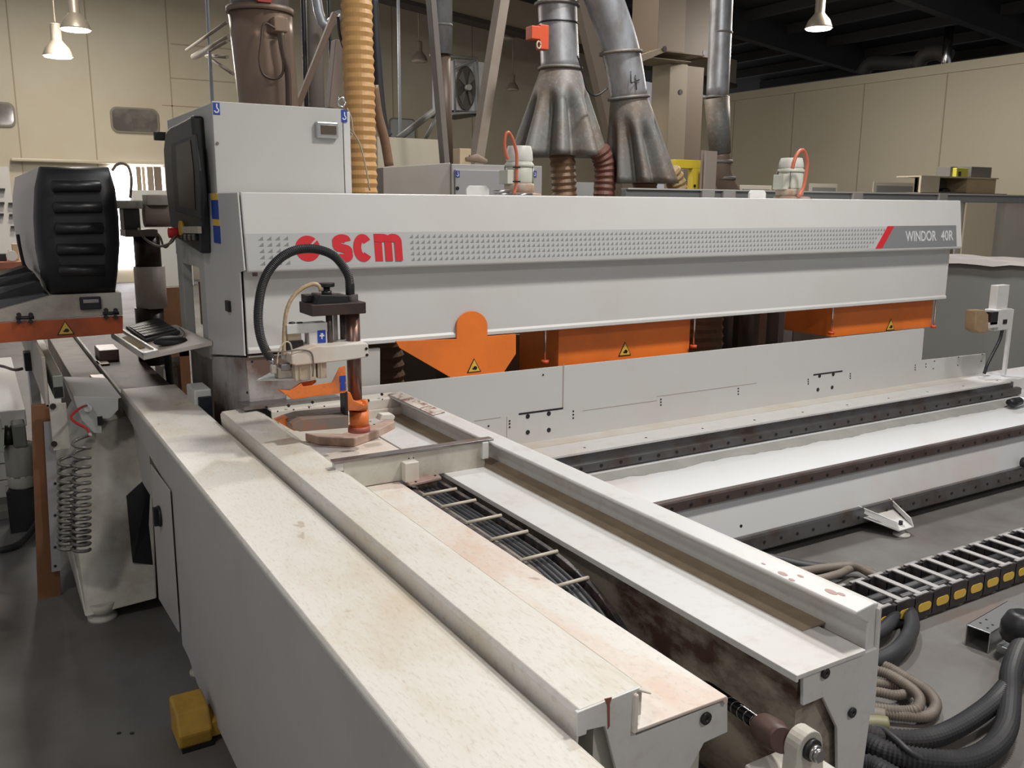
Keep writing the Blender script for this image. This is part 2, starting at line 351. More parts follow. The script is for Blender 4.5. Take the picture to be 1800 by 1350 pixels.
# ================================================================== CLAMP GUIDE BEAM (second)
t = thing('stepped_guide_beam', 'second cream beam from the left with a raised ridge and lower shelf', 'machine beam', (.9, 2.2, 0))
yE = 1.045
b = B(); prism(b, [(.752,.80),(.748,.852),(.756,.862),(.868,.866),(.905,.846),(.905,.842),(.868,.860),(.758,.855),(.756,.80)], 'y', yE, 3.42); obj('top_cover', b, paint_beam, t, bev=.003)
b = B(); prism(b, [(.868,.86),(.868,.797),(.94,.797),(1.068,.797),(1.072,.792),(1.072,.78),(1.066,.78),(1.06,.790),(.86,.790),(.862,.858)], 'y', yE-.012, 2.48); obj('shelf', b, paint_pink, t, bev=.002)
b = B(); ply(b, [(1014,1253),(1014,1297),(1031,1291),(1032,1284),(1064,1277),(1088,1372),(1088,1500),(1170,1500),(1213,1352),(1238,1306),(1279,1287),(1279,1229),(1118,1294),(1118,1222),(1126,1208)], yE-.004, .008); obj('end_plate', b, paint_clean, t, bev=.0015)
b = B(); ply(b, [(1063,1229),(1076,1226),(1072,1238),(1072,1276),(1069,1282),(1068,1240)], yE-.0055, .002); obj('stain', b, mat('red_brown_drip', (.22,.08,.05), .6), t, label='thin red brown drip on the end plate')
b = B(); box(b, .80, .90, yE+.02, 3.4, .50, .85); box(b, .90, 1.04, yE+.02, 2.48, .50, .785); obj('beam_core', b, paint_olive, t)
b = B(); box(b, .83, .98, 2.0, 2.15, 0, .5); obj('leg', b, paint_side, t)
b = B(); box(b, .83, .98, yE+.1, yE+.25, 0, .5); obj('leg', b, paint_side, t)
c = P(1240, 1262, y=yE-.006); b = B(); lathe(b, (0,0,0), [(.0115,0),(.0115,.004),(.005,.0045),(.005,.002)], 20); bmesh.ops.rotate(b, verts=b.verts, matrix=Matrix.Rotation(PI/2,3,'X')); bmesh.ops.translate(b, verts=b.verts, vec=c); obj('bolt', b, dark, t, label='black socket bolt in the end plate')
# ================================================================== CHANNEL BEAM (third)
t = thing('channel_guide_beam', 'long white channel beam with raised right flange and bolted end plate at lower right', 'machine beam', (1.35, 2.2, 0))
yC = 1.03
for (ya, yb) in ((yC-.015, 2.585), (2.66, 3.27)):
    b = B(); prism(b, [(1.226,.785),(1.226,.80),(1.42,.80),(1.42,.79),(1.232,.79),(1.232,.785)], 'y', ya, yb); obj('slide_plate', b, paint_clean, t, bev=.0015)
b = B(); box(b, 1.372, 1.442, yC+.10, 3.27, .799, .8035); obj('dust_strip', b, mat('sawdust_strip', (.30,.23,.16), .8, dirt=(.42,.33,.23), amt=.7, scale=12), t, label='brown sawdust lying along the channel foot')
b = B(); prism(b, [(1.44,.60),(1.44,.845),(1.425,.853),(1.398,.872),(1.402,.878),(1.452,.884),(1.468,.882),(1.468,.60)], 'y', yC, 3.33); obj('channel_flange', b, paint_clean, t, label='white upright flange with rounded lip, red stained at its far end', bev=.003)
b = B(); prism(b, [(1.40,.8795),(1.45,.8855),(1.45,.887),(1.40,.881)], 'y', 2.9, 3.32); obj('stain', b, mat('red_stain', (.58,.53,.48), .6, dirt=(.24,.09,.07), amt=.9, scale=26, lo=.48, hi=.58), t, label='dark red stained end of the flange')
b = B(); prism(b, [(1.26,.79),(1.26,.40),(1.40,.38),(1.44,.6),(1.44,.79)], 'y', yC+.01, 3.3); obj('channel_wall', b, rusty, t, label='rust stained inner wall below the slide plate')
b = B(); ply(b, [(1412,1187),(1522,1147),(1542,1140),(1546,1072),(1551,1065),(1538,1253),(1530,1257),(1516,1360),(1516,1500),(1475,1500),(1472,1280),(1447,1226),(1412,1241)], yC-.008, .008)
obj('end_plate', b, paint_clean, t, bev=.0015)
b = B(); ply(b, [(1414,1238),(1448,1226),(1475,1282),(1477,1500),(1412,1500)], yC+.02, .01); obj('inner_web', b, paint_olive, t)
b = B(); box(b, 1.28, 1.43, yC+.03, yC+.15, 0, .4); obj('leg', b, paint_grey, t); b = B(); box(b, 1.28, 1.43, 2.6, 2.75, 0, .4); obj('leg', b, paint_grey, t)
for px, py in ((1450,1183),(1497,1252)):
    c = P(px, py, y=yC-.01); b = B(); lathe(b, (0,0,0), [(.0105,0),(.0105,.004),(.0045,.0045),(.0045,.002)], 20); bmesh.ops.rotate(b, verts=b.verts, matrix=Matrix.Rotation(PI/2,3,'X')); bmesh.ops.translate(b, verts=b.verts, vec=c); obj('bolt', b, dark, t)
# red blotches on the flange as flat stains
b = B()
for px, py, r in ((1376,1007,.011),(1392,1017,.007),(1407,1013,.007),(1461,1040,.013),(1479,1045,.008),(1342,990,.005)):
    c = P(px, py, z=.8815); quadbox(b, [(c.x+r*.55*math.cos(a*PI/5), c.y+r*1.2*math.sin(a*PI/5), .8786+(c.x+r*.55*math.cos(a*PI/5)-1.402)*.12) for a in range(10)], (0,0,-.001))
obj('stain', b, mat('pink_stain', (.42,.28,.25), .6), t, label='small reddish spots on the flange top')
# lead screw between the two beams
t = thing('threaded_drive_rod', 'shiny black rod ending in a brown coupling between the two beam ends', 'drive rod', P(1340, 1290, y=.98))
p0 = P(1282, 1236, y=1.16); p1 = P(1345, 1281, y=1.0); p2 = P(1395, 1316, y=.90); p1 = p0+(p2-p0)*.55
b = B(); tube(b, [p0+(p0-p2)*4, p1], .0135, 16); obj('rod', b, mat('oily_black_steel', (.02,.02,.022), .18, .8), t)
b = B()
for k in range(5): q = p0+(p1-p0)*(k/5+.05); tube(b, [q, q+(p1-p0)*.02], .0142, 16)
obj('ring_mark', b, chrome, t)
b = B(); lathe(b, (0,0,0), [(.018,0),(.026,.02),(.028,.06),(.024,.08),(.022,.1)], 24); q = (p2-p1).normalized(); bmesh.ops.rotate(b, verts=b.verts, matrix=q.to_track_quat('Z','Y').to_matrix()); bmesh.ops.translate(b, verts=b.verts, vec=p1-q*.01); obj('coupling', b, mat('brown_coupling', (.085,.045,.035), .5), t)
t = thing('pillow_block', 'grey cast bearing bracket holding a large hex bolt at the bottom edge', 'bearing', (P(1400,1350,y=.92).x, .92, P(1400,1400,y=.92).z))
c = P(1412, 1308, y=.92); r = rp(32, c)
b = B(); prof = [(c.x+r*math.cos(a*PI/12), c.z+r*math.sin(a*PI/12)) for a in range(0, 13)]+[(c.x-r*1.1, c.z-r*2.6), (c.x+r*1.4, c.z-r*2.6)]
prism(b, prof, 'y', .905, .935); obj('bracket', b, paint_olive, t, bev=.002)
b = B(); box(b, c.x-r*2.0, c.x+r*2.2, .86, .99, c.z-r*3.2, c.z-r*1.9); obj('base', b, paint_olive, t, bev=.002)
b = B(); box(b, c.x-r*1.6, c.x+r*1.8, .87, .98, 0, c.z-r*3.2); obj('pedestal', b, paint_side, t)
b = B(); cyl(b, (c.x,.905,c.z),(c.x,.897,c.z), r*.62, seg=24); obj('recess', b, dark, t)
b = B(); cyl(b, (c.x,.90,c.z-.002),(c.x,.882,c.z-.002), r*.40, seg=6); cyl(b, (c.x,.90,c.z-.002),(c.x,.889,c.z-.002), r*.46, seg=20); obj('hex_bolt', b, steel, t)

# ================================================================== CROSS RAIL BRACKET
t = thing('cross_rail_bracket', 'steel topped cream cross bar bridging the two guide beams beside the clamp head', 'bracket', (1.15, 2.48, .80))
b = B(); a = P(583, 809, z=.893); c = P(857, 766, z=.893); box(b, a.x, c.x, 2.455, 2.49, .886, .893); obj('steel_strip', b, steel, t, bev=.001)
b = B(); prism(b, [(2.462,.886),(2.468,.886),(2.468,.81),(2.50,.808),(2.50,.80),(2.462,.80)], 'x', a.x+.03, c.x-.03); obj('angle_bar', b, paint_olive, t, bev=.001)
b = B(); box(b, a.x+.005, a.x+.03, 2.46, 2.49, .86, .886); obj('spacer', b, paint, t, bev=.002); b = B(); box(b, c.x-.045, c.x-.022, 2.45, 2.48, .83, .886); obj('spacer', b, paint, t, bev=.002)
a = P(712, 797, y=2.43); c = P(737, 829, y=2.43); b = B(); box(b, a.x, c.x, 2.43, 2.462, .80, .862); obj('square_post', b, paint_dusty, t, bev=.002)
b = B(); dots(b, [P(719,806,y=2.419), P(727,805,y=2.419)], .0022, (0,.002,0)); obj('hole', b, black, t)
b = B(); quadbox(b, [P(700,834,z=.803), P(757,818,z=.803), P(776,839,z=.803), P(721,852,z=.803)], (0,0,-.007)); obj('base_plate', b, mat('red_brown_plate', (.36,.25,.22), .55, dirt=(.2,.12,.1), amt=.7, scale=20), t, label='reddish brown bolted plate', bev=.001)
b = B(); dots(b, [P(*p, z=.8035) for p in ((757,833),(765,836),(722,841),(731,847))], .004, (0,0,.002)); obj('bolt', b, dark, t)
b = B(); quadbox(b, [P(614,826,z=.815), P(690,820,z=.815), P(690,808,z=.815), P(600,822,z=.815)], (0,0,-.006)); obj('side_tab', b, paint_dusty, t)

# ================================================================== PAN UNDER THE CLAMP HEAD
t = thing('slide_pan', 'dusty cream pan under the clamp head with a dark rectangular slot', 'machine pan', (1.1, 3.0, .79))
b = B(); box(b, .91, 1.222, 2.78, 3.28, .788, .797); box(b, .91, 1.0, 2.50, 2.78, .788, .797); obj('pan_sheet', b, paint_dusty, t, bev=.001)
b = B(); box(b, 1.0, 1.22, 2.78, 2.80, .70, .788); box(b, 1.0, 1.222, 2.52, 2.80, .66, .70); obj('slot_box', b, galv, t)
t = thing('rear_tie_bar', 'drilled cream tie bar closing the far end of the guide beams', 'tie bar', (1.17, 3.3, .78))
b = B(); prism(b, [(3.29,.78),(3.29,.868),(3.30,.874),(3.38,.874),(3.38,.866),(3.30,.866),(3.30,.78)], 'x', .91, 1.44); obj('angle', b, paint_dusty, t, bev=.002)
bolts(t, [P(*p, y=3.289) for p in ((468,716),(507,713),(549,707),(671,693),(647,704))], .006, d=(0,-.003,0))
b = B(); box(b, .93, 1.44, 3.27, 3.288, .797, .832); obj('lower_strip', b, paint_dusty, t, bev=.002)
b = B(); dots(b, [P(*p, y=3.269) for p in ((488,723),(516,720),(543,716),(570,714),(672,702))], .003, (0,-.002,0)); obj('hole', b, black, t)
b = B(); a = P(430, 692, y=3.36); box(b, a.x-.01, 1.2, 3.34, 3.44, .874, .888); obj('ledge', b, steel, t)

# ================================================================== ENERGY CHAIN IN THE SLOT
t = thing('slot_cable_chain', 'black cable chain with pale crossbars sunk in the slot between the cream plates', 'cable chain', (1.15, 2.1, .55))
def cpath(x, dz=0):
    pts = [(x, 2.45, .778+dz) for k in (0,)]+[(x, y, z+dz) for y, z in ((2.30,.778),(2.1,.778),(1.9,.776),(1.75,.768),(1.62,.745),(1.52,.705),(1.45,.65),(1.42,.58),(1.43,.50))]
    return spline(pts, 6)
for sx in (1.092, 1.200):
    b = B(); pp = cpath(sx); q = resample(pp, .012)
    for i in range(0, len(q)-4, 4):
        a, c = q[i], q[min(i+4, len(q)-1)]; dn = (c-a).normalized(); n = Vector((0, dn.z, -dn.y)) if dn.y < 0 else Vector((0, -dn.z, dn.y))
        n = Vector((0,-dn.z,dn.y)); n = -n if n.z < 0 and abs(n.z) > .1 else n
        w = Vector((.007,0,0)); h = .02+.004*((i//4)%2)
        quadbox(b, [a-w-n*h, a+w-n*h, c+w-n*h, c-w-n*h], n*(h+.006))
    obj('side_band', b, mat('chain_plastic', (.03,.028,.03), .45, dirt=(.16,.11,.09), amt=.8, scale=25), t, bev=.0015)
cr = [P(767,865,z=.79).y, P(808,884,z=.79).y, P(863,909,z=.79).y, P(908,937,z=.79).y, P(960,973,z=.783).y, P(1012,1019,z=.765).y]
for yy in cr:
    zz = min(cpath(1.1), key=lambda v: abs(v.y-yy)).z+.010
    b = B(); tube(b, [(1.088, yy, zz), (1.204, yy+.004, zz)], .0052, 8); obj('crossbar', b, mat('tan_bar', (.50,.44,.36), .5), t)
for i, (xx, r, m) in enumerate(((1.113,.011,hose_g),(1.131,.010,hose_k),(1.147,.0085,hose_k),(1.163,.011,hose_k),(1.180,.007,hose_k))):
    b = B(); pts = [Vector(v)+Vector((0,0,-.014-.003*(i%2))) for v in cpath(xx)]
    if i == 0: corr(b, pts[::6], r, .007, .07, 10)
    else: tube(b, pts, r, 10)
    obj('conduit', b, m, t)
b = B(); box(b, 1.075, 1.225, 1.2, 2.5, .46, .48); obj('chain_tray', b, dark, t)

# ================================================================== CLAMP HEAD
CY = 2.9
t = thing('clamp_head', 'upright workpiece clamp with brown column, white arm, orange shoe and black hose arch', 'clamp', (P(628,760,y=CY).x, CY, .80))
def vc(px, py0, py1, rpx, y=CY, seg=24, dy=0):
    a = P(px, py0, y=y+dy); c = P(px+ (py1-py0)*.004, py1, y=y+dy); b = B(); cyl(b, a, Vector((a.x, a.y, c.z)), rp(rpx, a), seg=seg); return b
obj('column', vc(619.5, 545, 722, 12.5), mat('brown_column', (.16,.10,.08), .32, .6, dirt=(.26,.10,.06), amt=.8, scale=10, stretch=(1,1,.4)), t)
obj('guide_rod', vc(578, 545, 612, 6), steel_br, t)
obj('guide_rod', vc(602, 545, 612, 5.5, dy=.05), steel_br, t)
obj('guide_rod', vc(589, 552, 600, 4, dy=.06), paint, t)
b = B(); pbox(b, 547, 536, 644, 551, CY-.05, .13); obj('top_plate', b, mat('dark_plate', (.05,.045,.045), .38, .5, dirt=(.13,.07,.05), amt=.6, scale=12), t, bev=.003)
b = B(); ply(b, [(562,518),(613,519),(613,538),(555,538)], CY-.04, .09); obj('cap_block', b, black, t, bev=.004)
b = B(); pbox(b, 537, 519, 553, 531, CY+.02, .05); obj('cap_block', b, dark, t, bev=.002)
b = vc(574, 497, 504, 14); obj('hand_knob', b, black, t, bev=.002)
b = vc(574, 503, 517, 6); obj('knob_stem', b, black, t)
b = vc(574, 511, 518, 9); obj('knob_collar', b, dark, t)
b = vc(619, 517, 537, 10.5, seg=6); obj('hex_collar', b, steel, t, bev=.001)
b = vc(615, 498, 518, 8); obj('hose_socket', b, black, t, bev=.001)
arch = [P(*p, y=CY) for p in ((615,507),(613,487),(603,468),(587,450),(565,440),(541,437),(516,441),(494,453),(474,474),(461,502),(455,535),(454,565),(458,592),(466,614),(476,630))]
b = B(); corr(b, arch, rp(7.6, arch[0]), .0055, .06, 14); obj('hose_arch', b, blackr, t, label='black corrugated hose arching up and over')
b = B(); tube(b, [P(476,628,y=CY), P(482,646,y=CY)], rp(3.5, arch[0]), 10); obj('hose_end', b, chrome, t)
b = B(); pts = spline([P(*p, y=CY-.01) for p in ((564,512),(561,503),(551,499),(536,504),(521,515),(510,530),(503,550),(500,575),(499,605),(499,625))], 6)
q = resample(pts, .006); tube(b, q, [rp(3.4, q[0])*(1+.12*(i%2)) for i in range(len(q))], 8); obj('braided_hose', b, mat('tan_braid', (.42,.30,.17), .6, dirt=(.6,.5,.35), amt=.9, scale=60), t, label='tan spiral wrapped hose')
b = B(); pbox(b, 504, 571, 576, 583, CY-.02, .05); pbox(b, 543, 583, 576, 607, CY-.02, .05); obj('valve_block', b, paint_clean, t, bev=.002)
for px in (513, 527):
    b = vc(px, 566, 573, 5, dy=-.0); obj('valve_knob', b, dark, t)
b = B(); pbox(b, 505, 584, 530, 598, CY+.0, .02); obj('valve_body', b, ivory, t, bev=.001)
b = B(); pbox(b, 504, 600, 534, 616, CY-.005, .05); obj('solenoid', b, black, t, bev=.002)
b = B(); pbox(b, 558, 581, 573, 602, CY-.0215, .001); s_ = obj('sticker', b, blue, t, label='blue sticker with a small white pictogram')
b = B(); pbox(b, 564, 586, 568, 588, CY-.0225, .001); pbox(b, 562, 589, 570, 591, CY-.0225, .001); pbox(b, 565, 591, 567, 596, CY-.0225, .001); obj('pictogram', b, white_s, s_)
b = B(); ply(b, [(512,624),(556,608),(578,608),(612,605),(645,603),(648,607),(648,628),(600,635),(520,643),(513,640)], CY-.07, .12); obj('white_arm', b, paint_dusty, t, label='dirty white clamp arm around the column', bev=.004)
b = B()
for p in ((644,613),(645,624)): cyl(b, P(*p, y=CY-.071), P(*p, y=CY-.071)+Vector((0,-.001,0)), rp(2.6, P(*p,y=CY)), seg=12)
cyl(b, P(530,624,y=CY-.02)+Vector((0,0,.008)), P(530,624,y=CY-.02)+Vector((0,0,.0095)), .010); cyl(b, P(567,618,y=CY-.02)+Vector((0,0,.008)), P(567,618,y=CY-.02)+Vector((0,0,.0095)), .011)
obj('hole', b, black, t)
b = B(); pbox(b, 518, 641, 556, 667, CY-.06, .09); pbox(b, 526, 640, 530, 668, CY-.064, .01); pbox(b, 544, 640, 549, 668, CY-.064, .01); obj('air_cylinder', b, mat('cream_cylinder', (.50,.45,.35), .5, dirt=(.35,.2,.12), amt=.8, scale=20), t, bev=.002)
b = B(); pbox(b, 558, 636, 575, 664, CY-.06, .09); pbox(b, 563, 636, 567, 665, CY-.064, .01); obj('air_cylinder', b, mat('cream_cylinder', (.5,.45,.35)), t, bev=.002)
b = B(); tube(b, spline([P(*p, y=CY-.06) for p in ((487,640),(490,618),(500,602),(510,604),(514,625),(511,640))], 6), rp(1.4, P(500,620,y=CY)), 8); obj('air_tube', b, ivory, t, label='thin ivory air tube loop')
b = B(); tube(b, spline([P(*p, y=CY-.072) for p in ((470,618),(500,618),(530,615),(547,620),(551,640),(550,662))], 6), rp(1.2, P(500,620,y=CY)), 8); obj('air_tube', b, hose_g, t, label='thin grey air tube')
b = B(); quadbox(b, [P(452,667,z=P(452,667,y=CY).z), P(474,655,z=P(452,667,y=CY).z), P(520,656,z=P(452,667,y=CY).z), P(520,666,z=P(452,667,y=CY).z)], (0,0,-.005)); obj('small_shelf', b, paint_grey, t)
b = B(); pbox(b, 489, 648, 516, 664, CY-.03, .05); pbox(b, 477, 643, 487, 657, CY-.03, .02); obj('valve_body', b, paint_olive, t, bev=.003)
b = B(); pbox(b, 494, 641, 512, 651, CY-.032, .03); obj('valve_cap', b, steel, t, bev=.002)
b = B(); ply(b, [(500,693),(530,674),(533,680),(584,672),(597,646),(607,643),(610,688),(520,702),(514,702)], CY-.09, .006); ply(b, [(500,693),(528,673),(556,668),(556,672),(514,702)], CY-.02, .006)
quadbox(b, [P(500,693,y=CY-.09), P(514,702,y=CY-.09), P(610,690,y=CY-.09), P(610,690,y=CY-.09)+Vector((0,.07,0)), P(500,693,y=CY-.09)+Vector((0,.07,.0))], (0,0,.004)); obj('orange_shoe', b, orange_dull, t, label='orange scoop shaped clamp shoe', bev=.001)
b = B(); pbox(b, 597, 661, 608, 671, CY-.092, .001); pbox(b, 598, 675, 608, 686, CY-.092, .001); pbox(b, 599, 665, 607, 681, CY-.0925, .001); obj('sticker', b, blue, t, label='blue mark on the orange shoe')
b = B(); ply(b, [(609,690),(616,690),(622,704),(640,712),(645,706),(646,716),(632,722),(609,722)], CY-.085, .05); obj('orange_fork', b, orange_dull, t, bev=.002)
b = B(); pbox(b, 606, 688, 613, 745, CY-.09, .05); obj('dark_bracket', b, dark, t, bev=.002)
obj('orange_sleeve', vc(631, 722, 752, 17, y=CY-.03), orange_dull, t, label='bright orange sleeve at the column foot')
obj('orange_sleeve', vc(631, 704, 719, 15.5, y=CY-.03), orange_dull, t)
b = vc(631, 748, 758, 19.5, y=CY-.03); obj('base_ring', b, mat('dull_red_ring', (.40,.10,.07), .5), t)
b = B(); ply(b, [(504,739),(530,731),(612,723),(612,731),(516,744)], CY-.06, .08); obj('slide_bar', b, steel_br, t, bev=.002)
b = B(); ply(b, [(513,746),(530,737),(612,731),(613,752),(528,759),(514,755)], CY-.10, .06); obj('slide_bar', b, mat('grey_brown_bar', (.20,.165,.14), .5, dirt=(.34,.12,.06), amt=.8, scale=10), t, bev=.002)
b = B(); ply(b, [(486,740),(505,733),(512,742),(530,757),(516,757),(500,748)], CY-.04, .04); obj('orange_bracket', b, orange_dull, t)
b = B(); quadbox(b, [P(*p, z=.828) for p in ((536,761),(600,762),(655,745),(690,733),(694,741),(662,757),(622,771),(595,770),(560,768))], (0,0,-.03)); obj('base_plate', b, mat('pink_brown_plate', (.50,.36,.29), .55, dirt=(.33,.17,.11), amt=.9, scale=12), t, label='pinkish brown base plate', bev=.003)
b = B(); ply(b, [(667,739),(672,729),(690,728),(695,732),(693,738),(676,738)], CY+.02, .04); obj('lug', b, paint_dusty, t, bev=.003)
b = B(); dots(b, [P(651,741,z=.829), P(658,746,z=.829)], .004, (0,0,.001)); obj('hole', b, black, t)
# ================================================================== LINEAR BED
t = thing('linear_rail_bed', 'long stepped white machine bed with three dark drilled rails under the hood', 'machine bed', (3.9, 3.1, 0))
XE = 6.4
b = B(); prism(b, [(3.45,.545),(3.20,.545),(3.20,.47),(3.11,.455),(3.0,.43),(2.86,.368),(2.86,.31),(2.82,.135),(2.82,.04),(3.45,.04)], 'x', 1.5, XE); obj('bed_body', b, mat('bed_paint', (.63,.64,.65), .33, dirt=(.60,.47,.40), amt=.55, scale=1.6, lo=.5, hi=.75, spots=(.25,.15,.12), samt=.6, sscale=24, sth=-.045), t, bev=.004)
b = B(); prism(b, [(3.42,.546),(3.42,.557),(3.145,.557),(3.145,.546)], 'x', 1.5, 5.61); obj('top_flange', b, paint_clean, t, bev=.001)
b = B(); dots(b, [(x, 3.20, .5575) for x in [1.95+.36*k for k in range(11)]], .006, (0,0,.0012)); obj('hole', b, black, t)
rb0 = []
def railb(y_, z_, x0_, n_):
    for k in range(n_):
        x_ = x0_+.112*k
        if not rb0:
            b = B(); cyl(b, (0,0,0), (0,-.0015,0), .0085, seg=12); o = obj('rail_bolt', b, black, t); rb0.append(o)
        else: o = rb0[0].copy(); COL.objects.link(o)
        o.location = Vector((x_, y_, z_))
b = B(); prism(b, [(3.155,.546),(3.155,.47),(3.20,.47),(3.20,.546)], 'x', 1.5, 5.66); obj('rail_recess', b, steel_dk, t, label='dark brown strip under the top flange')
b = B(); prism(b, [(3.135,.512),(3.12,.506),(3.12,.468),(3.135,.462),(3.16,.462),(3.16,.512)], 'x', 1.5, 5.70); obj('guide_rail', b, steel_dk, t, bev=.002)
railb(3.1195, .488, 1.9, 33)
b = B(); prism(b, [(2.865,.372),(2.838,.372),(2.832,.362),(2.832,.322),(2.838,.315),(2.87,.315)], 'x', 1.5, XE); obj('guide_rail', b, mat('brown_rail_steel', (.17,.13,.12), .38, .7, dirt=(.11,.07,.055), amt=.8, scale=8), t, bev=.002)
railb(2.8315, .338, 2.3, 33)
b = B(); prism(b, [(2.83,.132),(2.80,.132),(2.792,.122),(2.792,.055),(2.80,.045),(2.83,.045)], 'x', 1.5, XE); obj('guide_rail', b, steel_dk, t, bev=.002)
railb(2.7915, .088, 2.85, 31)
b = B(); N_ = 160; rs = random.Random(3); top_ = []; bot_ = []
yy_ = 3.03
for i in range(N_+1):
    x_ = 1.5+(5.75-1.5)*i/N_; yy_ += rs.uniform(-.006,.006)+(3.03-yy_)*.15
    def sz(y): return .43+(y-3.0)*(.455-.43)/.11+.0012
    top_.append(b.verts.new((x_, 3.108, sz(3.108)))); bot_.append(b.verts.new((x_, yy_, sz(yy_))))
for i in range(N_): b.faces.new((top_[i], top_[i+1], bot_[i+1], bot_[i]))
obj('dust_shade_band', b, mat('grey_dust_shade', (.30,.30,.285), .8, dirt=(.40,.39,.36), amt=.7, scale=5), t, label='grey film of dust and painted shade with a ragged edge')  # hood shade on the slope put into this grey along with dust
b = B(); prism(b, [(3.395,.5565),(3.395,.559),(3.30,.5585),(3.30,.5572)], 'x', 1.5, 5.4); obj('dust_shade_band', b, mat('brown_dust_film', (.53,.51,.47), .8, dirt=(.50,.40,.33), amt=.8, scale=4), t, label='brownish dust along the back plate foot')
bx_ = 5.72
b = B(); prism(b, [(1.0,.556),(1.0,.905),(5.03,.905),(5.035,.702),(5.72,.69),(5.735,.556)], 'y', 3.395, 3.408); obj('back_plate', b, mat('back_plate_paint', (.56,.56,.55), .42, dirt=(.52,.46,.42), amt=.4, scale=2), t, bev=.001)
b = B(); sl = [((x0,y0),(x1,y1)) for (x0,y0,x1,y1) in ((834,740,880,733),(891,733,891,768),(990,640,990,716),(1025,722,1155,697),(1155,697,1330,672))]
for a, c in sl:
    a = P(*a, y=3.394); c = P(*c, y=3.394); box(b, min(a.x,c.x)-.0012, max(a.x,c.x)+.0012, 3.394, 3.396, min(a.z,c.z)-.0012 if abs(a.x-c.x)<.1 else a.z-.0012, max(a.z,c.z) if abs(a.x-c.x)<.1 else a.z+.0012)
obj('sheet_seam', b, mat('seam_brown', (.36,.30,.27), .6), t)
b = B()
for a, c in (((912,728),(990,717)),((1430,659),(1481,652))):
    a = P(*a, y=3.394); c = P(*c, y=3.394); box(b, a.x, c.x, 3.3935, 3.396, a.z-.004, a.z+.004)
for px, py in ((928,732),(965,727),(928,760),(965,756),(1441,661),(1465,658),(1438,685),(1463,681)):
    p = P(px, py, y=3.393); cyl(b, p, p+Vector((0,.003,0)), .011, seg=14)
for px, py in ((896,740),(896,745),(896,751),(1008,723),(1008,729),(1008,735),(1162,702),(1162,707),(1162,712),(1298,683),(1298,688),(1298,693),(1421,667),(1421,671),(1421,675),(1495,657),(1495,661),(1495,665),(859,749),(1609,642),(1609,646),(1609,650),(1628,640),(1628,645),(1643,635),(1641,648),(1685,628),(1684,642),(1727,623),(1725,635),(955,659)):
    p = P(px, py, y=3.393); cyl(b, p, p+Vector((0,.003,0)), .0045, seg=8)
obj('plate_holes', b, black, t)
b = B(); p = P(1303,925,y=2.828); cyl(b, p, p+Vector((0,.05,0)), .008, seg=12); obj('hole', b, black, t)
for fx in (P(1578, 925, y=2.68).x, 5.9, 2.2):
    f = obj('foot_bracket', quadbox(B(), [(fx-.16,2.86,.10),(fx+.13,2.86,.10),(fx+.075,2.64,.045),(fx-.045,2.64,.045)], (0,0,-.006)), paint_clean, t, bev=.002)
    b = B(); quadbox(b, [(fx-.16,2.86,.13),(fx-.045,2.64,.045),(fx-.045,2.66,.085),(fx-.16,2.86,.15)], (.008,0,0)); quadbox(b, [(fx+.13,2.86,.13),(fx+.075,2.64,.045),(fx+.075,2.66,.085),(fx+.13,2.86,.15)], (-.008,0,0)); obj('web', b, paint_clean, f)
    b = B(); lathe(b, (fx+.015,2.665,0), [(.042,0),(.042,.01),(.02,.016),(.012,.03),(.012,.055)], 22); obj('levelling_pad', b, paint_grey, f)
    b = B(); cyl(b, (fx+.015,2.675,.05),(fx+.015,2.675,.075), .011, seg=6); obj('bolt', b, dark, f)
b = B(); box(b, 3.0, 6.2, 3.1, 3.3, 0, .05); obj('bed_support', b, paint_side, t)
# ================================================================== GANTRY HOOD
t = thing('gantry_hood', 'long white machine hood with a printed triangle band across the middle of the scene', 'machine hood', (3.06, 3.7, 0))
HX0, HX1 = .865, 5.275
b = B(); prism(b, [(3.40,1.686),(3.36,1.408),(3.362,1.396),(3.37,1.392),(3.43,1.392),(3.43,1.40),(3.735,1.40),(3.735,1.686)], 'x', HX0, HX1); up = obj('upper_hood', b, hoodp, t, bev=.004)
b = B(); prism(b, [(3.428,1.395),(3.428,1.10),(3.420,1.09),(3.420,1.076),(3.44,1.072),(3.445,1.10),(3.445,1.395)], 'x', HX0+.003, 5.262); obj('lower_panel', b, hoodp, t, bev=.002)
# printed band on the slanted face
SL = Vector((0, -.04, -.278)); SL.normalize(); NRM = Vector((0, -.278, .04)).normalized()
def BP(x, s, lift=.001): return Vector((x, 3.40, 1.686))+SL*s+NRM*lift       # s: metres down from the top edge
def face_s(px, py):     # where a sight line meets the slanted face
    r = ROT @ _d(px, py); o = Vector((0, 3.40, 1.686)); tt = (o-CAM).dot(NRM)/r.dot(NRM); p = CAM+r*tt; return p.x, (p-o).dot(SL)
def bquad(b, x0, s0, x1, s1, l0, l1):
    quadbox(b, [BP(x0,s0,l1),BP(x1,s0,l1),BP(x1,s1,l1),BP(x0,s1,l1)], NRM*(l0-l1))
s_t = face_s(428, 412)[1]; s_b = s_t+.112
xs0 = face_s(455, 430)[0]
b = B(); bquad(b, HX0+.004, s_t-.004, HX1-.02, s_t+.235-.0, .0, .0008) if False else bquad(b, HX0+.003, s_t-.002, face_s(1560,402)[0], .279, .0, .0006); pb = obj('printed_band', b, band_print, up, label='light grey printed band')
b = B()
def tri(b, x, s, w, h): prism_pts = [BP(x,s+h,.0012), BP(x+w,s+h,.0012), BP(x+w,s,.0012), BP(x+w*.55,s+h*.45,.0012)]; quadbox(b, prism_pts, -NRM*.0004)
rows = [s_t+.008+k*.0232 for k in range(5)]
xr0 = face_s(720, 430)[0]; xr1 = face_s(1570, 402)[0]; xr1b = face_s(1530, 432)[0]
